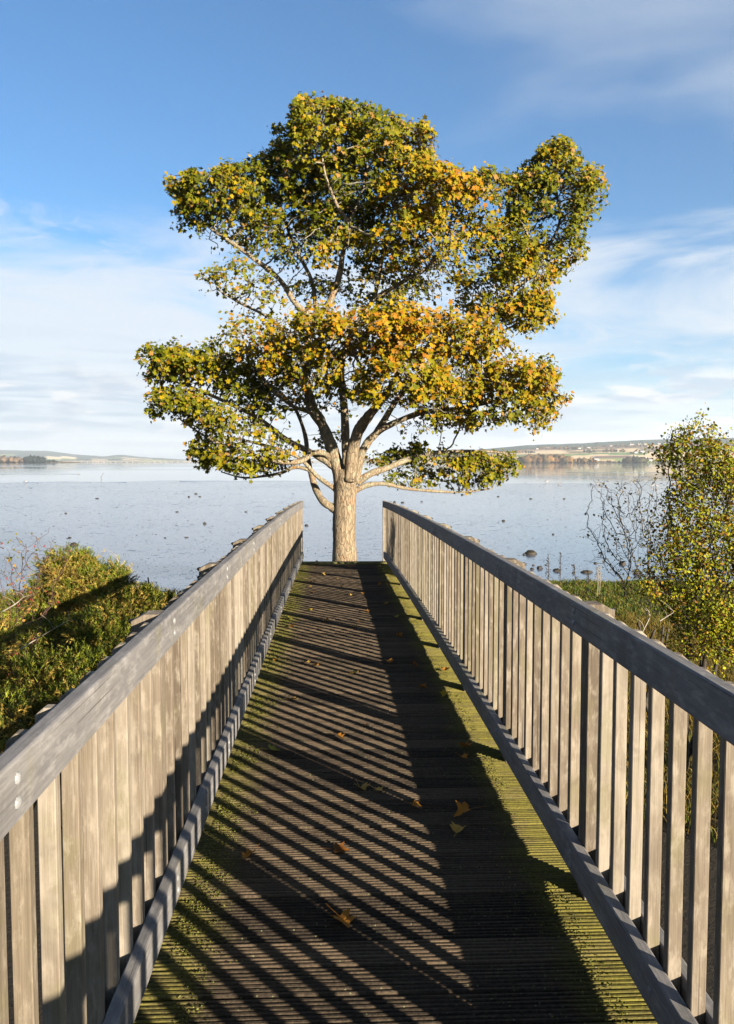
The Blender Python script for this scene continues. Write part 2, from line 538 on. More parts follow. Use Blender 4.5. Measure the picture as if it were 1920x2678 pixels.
# low mud banks lying in the water beyond the tide line
for k, (u0, u1, v, w) in enumerate([(470, 1130, 1259, 2.0), (60, 330, 1262, 1.4), (1250, 1700, 1247, 1.2), (1480, 1740, 1236, 1.0), (0, 210, 1240, 0.8)]):
    a, b = on_plane(u0, v, WZ), on_plane(u1, v, WZ)
    top, bot = [], []
    for i in range(41):
        q = a.lerp(b, i / 40)
        ww = w * 2.2 * math.sin(math.pi * (i + 0.3) / 41) * (0.6 + 0.8 * abs(noise.noise(Vector((i * 0.35, k, 1)))))
        o = 2.5 * noise.noise(Vector((i * 0.2, k, 9)))
        top.append((q.x, q.y + o + ww, WZ - 0.006))
        bot.append((q.x, q.y + o - ww, WZ - 0.006))
    mid = [((p[0] + r[0]) / 2, (p[1] + r[1]) / 2, WZ + 0.05) for p, r in zip(top, bot)]
    V = bot + mid + top
    struct(mesh_obj('mud_bank', V, [(i, i + 1, 42 + i, 41 + i) for i in range(40)] + [(41 + i, 42 + i, 83 + i, 82 + i) for i in range(40)], M_mud))

# ------------------------------------------------------------------ far shores
PAL = {'stubble': (0.50, 0.38, 0.22), 'straw': (0.58, 0.46, 0.29), 'green': (0.12, 0.19, 0.05), 'meadow': (0.19, 0.24, 0.07),
       'plough': (0.15, 0.085, 0.06), 'forest': (0.025, 0.045, 0.03), 'scrub': (0.14, 0.10, 0.045), 'shore': (0.10, 0.09, 0.07)}


def hill(name, prof, y0, y1, colfn, rows=40, step=8):
    us = np.arange(prof[0][0], prof[-1][0] + 1, step)
    pu = [p[0] for p in prof]
    pv = [p[1] for p in prof]
    V, C = [], []
    for j in range(rows + 1):
        t = j / rows
        Y = y0 + (y1 - y0) * t
        for u in us:
            vt = np.interp(u, pu, pv) + 1.0 * noise.noise(Vector((u * 0.02, 0, y0))) + 0.8 * noise.noise(Vector((u * 0.07, 3, y0)))
            dist0 = (CAMZ - WZ + 0.6) / y0 * F
            v = 1207 + dist0 - (1207 + dist0 - vt) * t ** 0.85
            p = P(u, v, Y)
            V.append((p.x, p.y, p.z))
            C.append(PAL[colfn(u, t)])
    n = len(us)
    # a back slope so that the hill has thickness
    for i in range(n):
        p = V[rows * n + i]
        V.append((p[0], p[1] + (y1 - y0) * 0.5, WZ - 5))
        C.append(PAL['forest'])
    rows2 = rows + 1
    Fq = [(j * n + i, j * n + i + 1, (j + 1) * n + i + 1, (j + 1) * n + i) for j in range(rows2) for i in range(n - 1)]
    return struct(mesh_obj(name, V, Fq, M_fields, cols=np.array(C)))


def right_col(u, t):
    w = 0.05 * noise.noise(Vector((u * 0.006, 1, 0)))
    q = t + w
    cell = math.floor((u + 70 * q) / 95)
    h = (math.sin(cell * 12.9898 + math.floor(q * 9) * 78.233) * 43758.5453) % 1
    if q < 0.03:
        return 'shore'
    if q < 0.17:
        return 'meadow' if h < 0.75 else 'stubble'
    if q < 0.30:
        return 'plough' if (1555 < u + 200 * (q - .2) < 1665 and q < 0.27) else ('straw' if h < 0.6 else 'stubble')
    if q < 0.42:
        return 'green' if (u < 1700 and h < 0.8) else 'straw'
    if q < 0.60:
        return 'scrub' if h < 0.35 else ('stubble' if h < 0.7 else 'green')
    if q < 0.74:
        return 'scrub' if h < 0.6 else ('stubble' if h < 0.8 else 'plough')
    return 'forest'


hill('hillside', [(900, 1203), (1040, 1198), (1160, 1186), (1250, 1176), (1380, 1164), (1500, 1160), (1650, 1152), (1780, 1147), (1920, 1145), (2300, 1138), (3200, 1150)],
     2150, 4300, right_col)


def left_col(u, t):
    h = (math.sin(math.floor(u / 40) * 12.9 + math.floor(t * 8) * 78.2) * 43758.5) % 1
    if t < 0.06:
        return 'shore'
    if t < 0.62:
        return 'straw' if h < 0.25 else ('forest' if h < 0.75 else 'meadow')
    return 'forest'


hill('far_hills', [(-1500, 1150), (-400, 1168), (0, 1177), (125, 1179), (194, 1188), (250, 1192), (277, 1193), (310, 1189), (387, 1196), (450, 1200), (560, 1204), (700, 1205), (900, 1205)],
     5600, 8800, left_col)
hill('near_point', [(-900, 1196), (-100, 1197), (60, 1203), (130, 1206), (190, 1208.0), (215, 1209.6)], 2450, 2700, lambda u, t: 'scrub' if t > 0.3 else 'shore', rows=6)


def wood_blobs(name, label, cat, spans, group=None, base=None):
    """a far wood: many small crowns joined, each a rough lump standing on the slope"""
    bv, bf = ICO2
    V, Fc, C, k = [], [], [], 0
    for (u0, u1, v, hpx, Y, num, cols) in spans:
        for i in range(num):
            u = random.uniform(u0, u1)
            YY = Y + random.uniform(-30, 30)
            h = hpx * random.uniform(0.55, 1.05) * (1 - 0.45 * abs((u - (u0 + u1) / 2) / ((u1 - u0) / 2)) ** 3) * YY / F
            p = P(u, v, YY)
            w = h * random.uniform(0.38, 0.62)
            sc = 1 + 0.28 * rng.standard_normal((len(bv), 1))
            q = bv * sc * np.array([w, w, h * 0.55]) + np.array([p.x, p.y, p.z + h * 0.45])
            V.append(q)
            Fc.append(bf + k)
            k += len(bv)
            c = np.array(random.choice(cols)) * random.uniform(0.7, 1.2)
            C.append(np.tile(c, (len(bv), 1)) * (0.8 + 0.4 * rng.random((len(bv), 1))))
    o = mesh_obj(name, np.vstack(V), np.vstack(Fc), M_farwood, cols=np.vstack(C))
    if cat:
        tag(o, label, cat, group)
    return stuff(o)


BRN = [(0.20, 0.105, 0.035), (0.16, 0.095, 0.035), (0.24, 0.14, 0.045), (0.12, 0.09, 0.035)]
DKG = [(0.03, 0.045, 0.018), (0.045, 0.05, 0.02), (0.06, 0.05, 0.025)]
wood_blobs('woodland', 'russet autumn wood along the far shore right of the tree', 'woodland',
           [(1355, 1500, 1209, 20, 2170, 130, BRN), (1500, 1560, 1209, 12, 2170, 40, BRN)])
wood_blobs('woodland', 'dark green copse on the far shore left of the tall hawthorn', 'woodland', [(1630, 1692, 1209, 15, 2170, 50, DKG)])
wood_blobs('woodland', 'line of low brown scrub along the far waterline on the right', 'woodland',
           [(1180, 1360, 1209, 8, 2170, 60, BRN + DKG), (1560, 1630, 1209, 5, 2170, 22, BRN), (1700, 1920, 1209, 8, 2170, 60, BRN + DKG)])
wood_blobs('woodland', 'hedges and copses scattered over the farmland hillside', 'woodland',
           [(1520, 1560, 1183, 7, 2900, 18, DKG), (1575, 1640, 1181, 8, 2950, 26, BRN + DKG), (1640, 1690, 1186, 5, 2800, 14, DKG),
            (1390, 1560, 1174, 7, 3500, 60, BRN + DKG), (1560, 1920, 1168, 6, 3550, 80, BRN + DKG), (1200, 1400, 1184, 7, 3000, 50, BRN + DKG)])
wood_blobs('woodland', 'dark conifer plantation on the left point of the far shore', 'woodland', [(62, 118, 1208, 15, 2460, 70, [(0.02, 0.035, 0.03)]), (118, 150, 1208, 6, 2460, 20, [(0.02, 0.035, 0.03)])])
wood_blobs('woodland', 'bare brown trees at the left end of the far shore', 'woodland', [(-40, 60, 1209, 15, 2450, 60, [(0.22, 0.15, 0.09), (0.16, 0.12, 0.08)])])

# houses on the far hillside
hw = box_mesh('wall', (-6, -4, 0), (6, 4, 5), M_wall)
rme = bpy.data.meshes.new('roof')
rme.from_pydata([(-6.4, -4.5, 4.9), (6.4, -4.5, 4.9), (6.4, 4.5, 4.9), (-6.4, 4.5, 4.9), (-6.4, 0, 8.4), (6.4, 0, 8.4)], [],
                [(0, 1, 5, 4), (2, 3, 4, 5), (0, 4, 3), (1, 2, 5), (0, 3, 2, 1)])
rme.materials.append(M_roof)
chm = box_mesh('chimney', (-5.6, -0.6, 7.6), (-4.4, 0.6, 9.6), M_wall)
houses = [(1653, 1165, 3700, 1.5), (1673, 1164, 3700, 1.2), (1688, 1163, 3700, 1.0), (1724, 1162, 3700, 1.0), (1740, 1161, 3700, 0.9), (1598, 1168, 3600, 1.3),
          (1678, 1184, 2850, 1.3), (1662, 1185, 2850, 0.9), (1558, 1205, 2190, 1.2), (1545, 1205.5, 2190, 0.8), (1470, 1205.5, 2190, 0.9), (1700, 1206, 2190, 1.0), (1540, 1172, 3500, 1.0), (1515, 1174, 3450, 0.9), (1432, 1172, 3500, 0.9), (1405, 1175, 3450, 0.8)]
hl = ['white farmhouse highest on the far ridge, left of the hawthorn top', 'white house second along the ridge row', 'white house third along the ridge row',
      'white cottage on the ridge seen through the hawthorn top', 'small white cottage furthest right on the ridge', 'white house standing alone left of the ridge row',
      'large white farm building halfway down the far slope', 'small white barn beside the farm halfway down the slope', 'white shore cottage at the foot of the brown ploughed field',
      'small outbuilding left of the white shore cottage', 'white cottage at the water edge in front of the russet wood', 'cottage at the water edge right of the dark copse',
      'white house among trees on the mid slope', 'small white house left of the mid slope trees', 'pale house on the hillside above the russet wood', 'small pale house furthest left on the hillside']
for (u, v, Y, s), lb in zip(houses, hl):
    h = thing('house', lb, 'house', P(u, v, Y), 'houses on the far shore')
    h.scale = (s, s, s)
    h.rotation_euler = (0, 0, random.uniform(-0.5, 0.5))
    wl = link('wall', hw, h)
    rf = link('roof', rme, h)
    link('chimney', chm, rf)

# viaduct
a, b = P(165, 1206.5, 3600), P(1010, 1206.5, 3600)
vd = thing('road_viaduct', 'long low pale road viaduct crossing the far water on many piers', 'bridge', (a.x, a.y, WZ))
L = b.x - a.x
link('bridge_deck', box_mesh('bridge_deck', (0, -6, 4.2), (L, 6, 6.2), M_conc), vd)
link('parapet', box_mesh('parapet', (0, -6.3, 6.2), (L, -6.003, 7.4), M_conc), vd)
pm = box_mesh('pier', (-1.5, -5, -2), (1.5, 5, 4.2), M_conc)
k = 0
while k * 24 < L:
    link('pier', pm, vd, (k * 24 + 8, 0, 0))
    k += 1

# ------------------------------------------------------------------ footbridge deck
XR, XL, T = 0.90, -0.564, 0.042
bridge = thing('footbridge', 'narrow timber footbridge deck of grooved dark planks running to the tree', 'footbridge')


def plank_mesh(ribs, w=0.142):
    prof = []
    pw = w / ribs
    for i in range(ribs):
        y = -w / 2 + i * pw
        prof += [(y + pw * 0.03, -0.0035), (y + pw * 0.12, 0.0), (y + pw * 0.50, 0.0012 * random.uniform(-1, 0.4)), (y + pw * 0.62, -0.004), (y + pw * 0.67, -0.010), (y + pw * 0.96, -0.010)]
    prof = [(-w / 2 - 0.0005, -0.006)] + prof + [(w / 2, -0.006), (w / 2, -0.034), (-w / 2, -0.034)]
    n = len(prof)
    x0, x1 = XL - 0.13, XR + 0.13
    xsn = [x0, x0 + 0.4, 0.0, 0.45, x1]
    V = []
    for i, x in enumerate(xsn):
        for (y, z) in prof:
            V.append((x, y, z + (0.0012 * random.uniform(-1, 1) if z > -0.03 else 0)))
    Fc = []
    for i in range(len(xsn) - 1):
        for j in range(n):
            Fc.append((i * n + j, (i + 1) * n + j, (i + 1) * n + (j + 1) % n, i * n + (j + 1) % n))
    Fc += [tuple(range(n)), tuple(reversed([(len(xsn) - 1) * n + j for j in range(n)]))]
    me = bpy.data.meshes.new('plank')
    me.from_pydata(V, [], Fc)
    me.materials.append(M_deck)
    me.validate()
    return me


pls = [plank_mesh(7) for _ in range(5)]
DECK_END = 15.05
y = -1.6
while y < DECK_END - 0.15:
    o = link('plank', random.choice(pls), bridge, (random.uniform(-.006, .006), y, camber(y) + random.uniform(-.004, .001)), (-0.002514 * (y - 2.58), random.uniform(-.001, .001), random.uniform(-.0015, .0015)))
    y += 0.1485
ep = link('end_board', box_mesh('end_board', (XL - 0.12, DECK_END - 0.125, -0.19), (XR + 0.09, DECK_END + 0.02, 0.030), M_end, 0.008), bridge, (0, 0, camber(DECK_END)))
ep['label'] = 'algae green board closing the far end of the deck'


def loft(name, x0, x1, z0, z1, ya, yb, mat, parent, bev=0.005, step=0.3):
    n = max(2, int((yb - ya) / step) + 1)
    sec = [(x0 + bev, z0), (x1 - bev, z0), (x1, z0 + bev), (x1, z1 - bev), (x1 - bev * .3, z1 - bev * .3), (x1 - bev, z1), (x0 + bev, z1), (x0 + bev * .3, z1 - bev * .3), (x0, z1 - bev), (x0, z0 + bev)]
    V = []
    yc = (ya + yb) / 2
    for i in range(n):
        yy = ya + (yb - ya) * i / (n - 1)
        wv = 0.0012 * noise.noise(Vector((yy * 0.9, x0, 0)))
        for (x, z) in sec:
            V.append((x + wv, yy - yc, z + camber(yy)))
    m = len(sec)
    Fc = [(i * m + j, (i + 1) * m + j, (i + 1) * m + (j + 1) % m, i * m + (j + 1) % m) for i in range(n - 1) for j in range(m)]
    Fc += [tuple(range(m)), tuple(reversed([(n - 1) * m + j for j in range(m)]))]
    o = mesh_obj(name, V, [tuple(reversed(f)) for f in Fc], mat, parent, loc=(0, yc, 0))
    return o


for xa in (XR + T + 0.10, XL - T - 0.15):
    loft('edge_beam', xa, xa + 0.06, -0.36, -0.09, -1.7, DECK_END, M_beam, bridge, 0.004)
for xa in (-0.42, 0.1, 0.65):
    loft('bearer', xa, xa + 0.09, -0.36, -0.036, -1.7, DECK_END - 0.13, M_beam, bridge, 0.004)

# ------------------------------------------------------------------ railings
S = 1.448
G0, BH = 0.080, 0.120
RT, RB = 1.127, 1.009
SW, SDX = 0.034, 0.040


def cut_post(name, w, d, z0, z1, mat, sgn, cut_top, cut_bot):
    """square bar with its outer top edge bevelled off and its foot cut on a slant; sgn = +1 outwards to the right"""
    x = lambda q: q * sgn
    sec = [(0, z0), (0, z1), (d * 0.55, z1 + 0.0), (d, z1 - cut_top), (d, z0 + cut_bot)]
    b = 0.0022
    V = []
    for (yy, ins) in ((-w / 2, b), (-w / 2 + b, 0), (w / 2 - b, 0), (w / 2, b)):
        cx, cz = d / 2, (z0 + z1) / 2
        for (px, pz) in sec:
            qx = px + (ins if px < cx else -ins)
            qz = pz + (ins if pz < cz else -ins)
            V.append((x(qx), yy, qz))
    m = 5
    Fc = [(i * m + j, (i + 1) * m + j, (i + 1) * m + (j + 1) % m, i * m + (j + 1) % m) for i in range(3) for j in range(m)]
    Fc += [tuple(reversed(range(m))), tuple(15 + j for j in range(m))]
    if sgn < 0:
        Fc = [tuple(reversed(f)) for f in Fc]
    me = bpy.data.meshes.new(name)
    me.from_pydata(V, [], Fc)
    me.materials.append(mat)
    bm = bmesh.new()
    bm.from_mesh(me)
    bmesh.ops.recalc_face_normals(bm, faces=bm.faces)
    bm.to_mesh(me)
    bm.free()
    return me


def bolt_mesh(name, r, h, mat):
    bm = bmesh.new()
    bmesh.ops.create_uvsphere(bm, u_segments=10, v_segments=6, radius=r)
    for v in bm.verts:
        v.co.z *= h / r
    me = bpy.data.meshes.new(name)
    bm.to_mesh(me)
    bm.free()
    me.materials.append(mat)
    return me


bolt = bolt_mesh('bolt', 0.0125, 0.006, M_bolt)
nut = bolt_mesh('bolt_end', 0.011, 0.016, M_nut)


def railing(side):
    right = side > 0
    xi = XR if right else XL
    lab = 'right hand slatted timber railing, its inner face in blue shade' if right else 'left hand slatted timber railing with its inner face in full sun'
    rl = thing('railing', lab, 'railing', (0, 0, 0), 'railings along the footbridge')
    x0, x1 = (xi, xi + T) if right else (xi - T, xi)
    nodes = [i * S for i in range(-1, 11)]
    posts = [((2.107 if right else 2.01) + i) * S for i in range(-3, 10)]
    ends = [-1.65]
    i = 1
    while posts[min(i, len(posts) - 1)] < 15.0 and i < len(posts):
        ends.append(posts[i] + (0.36 if right else 0.55))
        i += 3
    ends = [e for e in ends if e < 14.2] + [15.32]
    for a_, b_ in zip(ends[:-1], ends[1:]):
        loft('handrail', x0, x1, RB, RT, a_ + 0.0015, b_ - 0.0015, M_rail, rl, 0.006)
    ends2 = [-1.65] + [e + 0.62 for e in ends[1:-1]] + [15.12]
    for a_, b_ in zip(ends2[:-1], ends2[1:]):
        loft('kickboard', x0, x1, G0, G0 + BH, a_ + 0.0015, b_ - 0.0015, M_rail, rl, 0.005)
    sl = cut_post('slat', SW - 0.002, SDX, G0 + 0.012, RT - 0.007, M_slat, side, 0.016, 0.004)
    po = cut_post('post', 0.088, 0.098, -0.30, RT - 0.003, M_slat, side, 0.024, 0.0)
    xs_ = xi + side * (T + 0.0005)
    gap = (S - 0.088 - 8 * SW) / 9
    ob0, ob1 = xi + side * (T + SDX + 0.002), xi + side * (T + SDX + 0.040)
    for p in posts:
        a_, b_ = p + 0.046, min(p + S - 0.046, 15.1)
        if b_ > -1.6 and b_ - a_ > 0.2:
            loft('outer_board', min(ob0, ob1), max(ob0, ob1), G0, G0 + BH - 0.004, a_, b_, M_rail, rl, 0.004)
        if p > -1.6:
            o = link('post', po, rl, (xs_, p, camber(p)))
            for zz in (RT - 0.034, RT - 0.078, G0 + 0.038, G0 + 0.082):
                r_ = (0, math.pi / 2, 0)
                link('bolt', bolt, rl, (xi - side * 0.0005, p + random.uniform(-.004, .004), camber(p) + zz), r_)
                link('bolt_end', nut, o, (side * 0.10, 0, zz), r_)
        for q in range(8):
            yy = p + 0.044 + gap + q * (gap + SW) + SW / 2
            if -1.6 < yy < 15.15:
                link('slat', sl, rl, (xs_, yy, camber(yy) + random.uniform(-.005, .003)), (random.uniform(-.0015, .0015), random.uniform(-.002, .002), random.uniform(-.035, .035)))
                if q == 3:
                    link('bolt', bolt, rl, (xi - side * 0.0005, yy, camber(yy) + G0 + 0.06), (0, math.pi / 2, 0))
    return rl


railing(1)
railing(-1)


# ------------------------------------------------------------------ branching plants
def colonise(start, par, attr, step, infl, kill, iters, jitter=0.12, grav=0.0, maxn=20000):
    N = [np.array(s, float) for s in start]
    PA = list(par)
    A = np.array(attr, float)
    pts = np.array(N)
    D = np.linalg.norm(A[:, None, :] - pts[None], axis=2)
    best = D.argmin(1)
    bd = D.min(1)
    for it in range(iters):
        act = bd < infl
        if not act.any():
            infl *= 1.3
            if infl > 6:
                break
            continue
        idx = best[act]
        dirs = A[act] - np.array(N)[idx]
        dirs /= np.linalg.norm(dirs, axis=1)[:, None] + 1e-9
        acc = {}
        for i, d in zip(idx, dirs):
            if i in acc:
                acc[i] += d
            else:
                acc[i] = d.copy()
        new = []
        for i, d in acc.items():
            d = d / (np.linalg.norm(d) + 1e-9) + rng.standard_normal(3) * jitter
            d[2] += grav
            d /= np.linalg.norm(d)
            new.append(N[i] + d * step)
            PA.append(i)
        base = len(N)
        N.extend(new)
        nw = np.array(new)
        D = np.linalg.norm(A[:, None, :] - nw[None], axis=2)
        mn = D.min(1)
        am = D.argmin(1)
        up = mn < bd
        best = np.where(up, am + base, best)
        bd = np.where(up, mn, bd)
        keep = bd > kill
        A, best, bd = A[keep], best[keep], bd[keep]
        if len(A) == 0 or len(N) > maxn:
            break
    return np.array(N), np.array(PA)


def radii(N, PA, tip, expo=2.4):
    n = len(N)
    acc = np.zeros(n)
    for i in range(n - 1, -1, -1):
        if acc[i] == 0:
            acc[i] = tip ** expo
        if PA[i] >= 0:
            acc[PA[i]] += acc[i]
    return acc ** (1 / expo)


def tubes(N, PA, rad, skip, sides=4, rmax=9):
    """join all thin branches in one mesh; each chain is one tube"""
    kids = [[] for _ in N]
    for i, p in enumerate(PA):
        if p >= 0:
            kids[p].append(i)
    V, Fc = [], []
    for i, p in enumerate(PA):
        if p < 0 or i < skip:
            continue
        if p >= skip and kids[p][0] == i:
            continue                                  # continues its parent's chain
        chain = [p, i]
        while kids[chain[-1]]:
            chain.append(kids[chain[-1]][0])
        rr = [min(rad[c], rmax) for c in chain]
        rr[0] = rr[1]
        k = 6 if rr[0] > 0.03 else sides
        base = len(V)
        prev = None
        for j, c in enumerate(chain):
            a_ = Vector(N[chain[max(0, j - 1)]])
            b_ = Vector(N[chain[min(len(chain) - 1, j + 1)]])
            d = (b_ - a_)
            if d.length < 1e-6:
                d = Vector((0, 0, 1))
            d.normalize()
            ux = d.orthogonal().normalized() if prev is None else (prev - d * prev.dot(d)).normalized()
            prev = ux
            uy = d.cross(ux)
            cen = Vector(N[c])
            for q in range(k):
                an = 2 * math.pi * q / k
                V.append(cen + (ux * math.cos(an) + uy * math.sin(an)) * rr[j])
        for j in range(len(chain) - 1):
            for q in range(k):
                Fc.append((base + j * k + q, base + j * k + (q + 1) % k, base + (j + 1) * k + (q + 1) % k, base + (j + 1) * k + q))
    return V, Fc


def limb_tube(name, pts, rad, mat, parent, sides=14, sub=6, rough=0.06, cap=True, flare=0.0):
    """a smooth bent limb through pts with knobbly radius"""
    P3 = [Vector(p) for p in pts]
    out, ro = [], []
    for i in range(len(P3) - 1):
        p0, p1, p2, p3 = P3[max(0, i - 1)], P3[i], P3[i + 1], P3[min(len(P3) - 1, i + 2)]
        for s in range(sub):
            t = s / sub
            out.append(0.5 * ((2 * p1) + (p2 - p0) * t + (2 * p0 - 5 * p1 + 4 * p2 - p3) * t * t + (3 * p1 - p0 - 3 * p2 + p3) * t ** 3))
            ro.append(rad[i] + (rad[i + 1] - rad[i]) * t)
    out.append(P3[-1])
    ro.append(rad[-1])
    V, Fc = [], []
    prev = None
    n = len(out)
    for j in range(n):
        d = (out[min(n - 1, j + 1)] - out[max(0, j - 1)]).normalized()
        ux = Vector((1, 0, 0)) if prev is None else prev
        ux = (ux - d * ux.dot(d)).normalized()
        prev = ux
        uy = d.cross(ux)
        for q in range(sides):
            an = 2 * math.pi * q / sides
            dirv = ux * math.cos(an) + uy * math.sin(an)
            pos = out[j] + dirv * ro[j]
            k = 1 + rough * 2.2 * noise.noise(Vector(pos) * (1.1 / max(0.08, ro[j]) * 0.35)) + rough * noise.noise(Vector(pos) * 9)
            V.append(out[j] + dirv * ro[j] * k)
    for j in range(n - 1):
        for q in range(sides):
            Fc.append((j * sides + q, j * sides + (q + 1) % sides, (j + 1) * sides + (q + 1) % sides, (j + 1) * sides + q))
    Fc.append(tuple(reversed(range(sides))))
    Fc.append(tuple((n - 1) * sides + q for q in range(sides)))
    return mesh_obj(name, V, Fc, mat, parent, smooth=True), [o.copy() for o in out], ro


# sycamore leaf outline (unit size, stalk at origin, tip along +y), slightly folded
LO = [(0, 0), (0.26, -0.10), (0.56, 0.06), (0.36, 0.26), (0.62, 0.62), (0.26, 0.58), (0.0, 1.0), (-0.26, 0.58), (-0.62, 0.62), (-0.36, 0.26), (-0.56, 0.06), (-0.26, -0.10)]
LV = np.array([(0, 0.34, 0.0)] + [(x, y, 0.16 * abs(x) + (-0.10 * y * y)) for x, y in LO])
LF = np.array([(0, i + 1, (i + 1) % 12 + 1) for i in range(12)])
SO = [(0, 0), (0.30, 0.25), (0.34, 0.62), (0.0, 1.0), (-0.34, 0.62), (-0.30, 0.25)]
SV = np.array([(0, 0.45, -0.08)] + [(x, y, 0.12 * abs(x)) for x, y in SO])
SF = np.array([(0, i + 1, (i + 1) % 6 + 1) for i in range(6)])


def leaf_batch(pos, nrm, size, base_v, base_f):
    """returns verts (n*k,3), faces; each leaf turned so that its face looks along nrm"""
    n = len(pos)
    nrm = nrm / (np.linalg.norm(nrm, axis=1)[:, None] + 1e-9)
    r = rng.standard_normal((n, 3))
    r[:, 2] -= 0.9                                    # tips hang
    yv = r - nrm * (r * nrm).sum(1)[:, None]
    yv /= np.linalg.norm(yv, axis=1)[:, None] + 1e-9
    xv = np.cross(yv, nrm)
    B = base_v[None] * size[:, None, None]
    curl = rng.uniform(0.2, 2.2, (n, 1))
    V = pos[:, None, :] + B[:, :, 0:1] * xv[:, None, :] + B[:, :, 1:2] * yv[:, None, :] + (B[:, :, 2] * curl)[:, :, None] * nrm[:, None, :]
    k = len(base_v)
    Fc = (base_f[None] + (np.arange(n) * k)[:, None, None]).reshape(-1, 3)
    return V.reshape(-1, 3), Fc


def in_lobe(lobes, n_per):
    out = []
    for (x, y, rx, ry, Y, rz, dens, *_r) in lobes:
        c = PD(x, y, Y)
        s = K * Y / F
        m = int(n_per * dens * rx * ry / 10000)
        v = rng.standard_normal((m, 3))
        v /= np.linalg.norm(v, axis=1)[:, None]
        r = rng.uniform(0.25, 1.0, (m, 1)) ** 0.42
        sp = rng.choice(m, max(1, m // 22), replace=False)
        ext = []
        for i_ in sp:
            dv = v[i_] + rng.standard_normal(3) * 0.15 + np.array([0, 0, 0.15])
            for q_ in np.linspace(0.85, 1.0 + rng.uniform(0.08, 0.34) * 60 / (rx + ry), 4):
                ext.append(dv * q_)
        out.append(np.array(ext) * np.array([rx * s, rz, ry * s]) + np.array(c))
        v = v * r * np.array([1 + min(0.13, 0.85 * noise.noise(Vector(q_) * 2.6 + Vector((x, y, 0)))) for q_ in v])[:, None]
        out.append(v * np.array([rx * s, rz, ry * s]) + np.array(c))
    return np.vstack(out)


# ------------------------------------------------------------------ sycamore
TY = 18.0
tb = PD(764, 1300, TY)
tree = thing('sycamore_tree', 'broad lone sycamore with green and orange autumn leaves at the end of the bridge', 'tree', (tb.x, TY, -1.2))
tree_inv = Vector((tb.x, TY, -1.2))


def L3(lst):
    return [PD(x, y, TY + d) - tree_inv for (x, y, d) in lst]


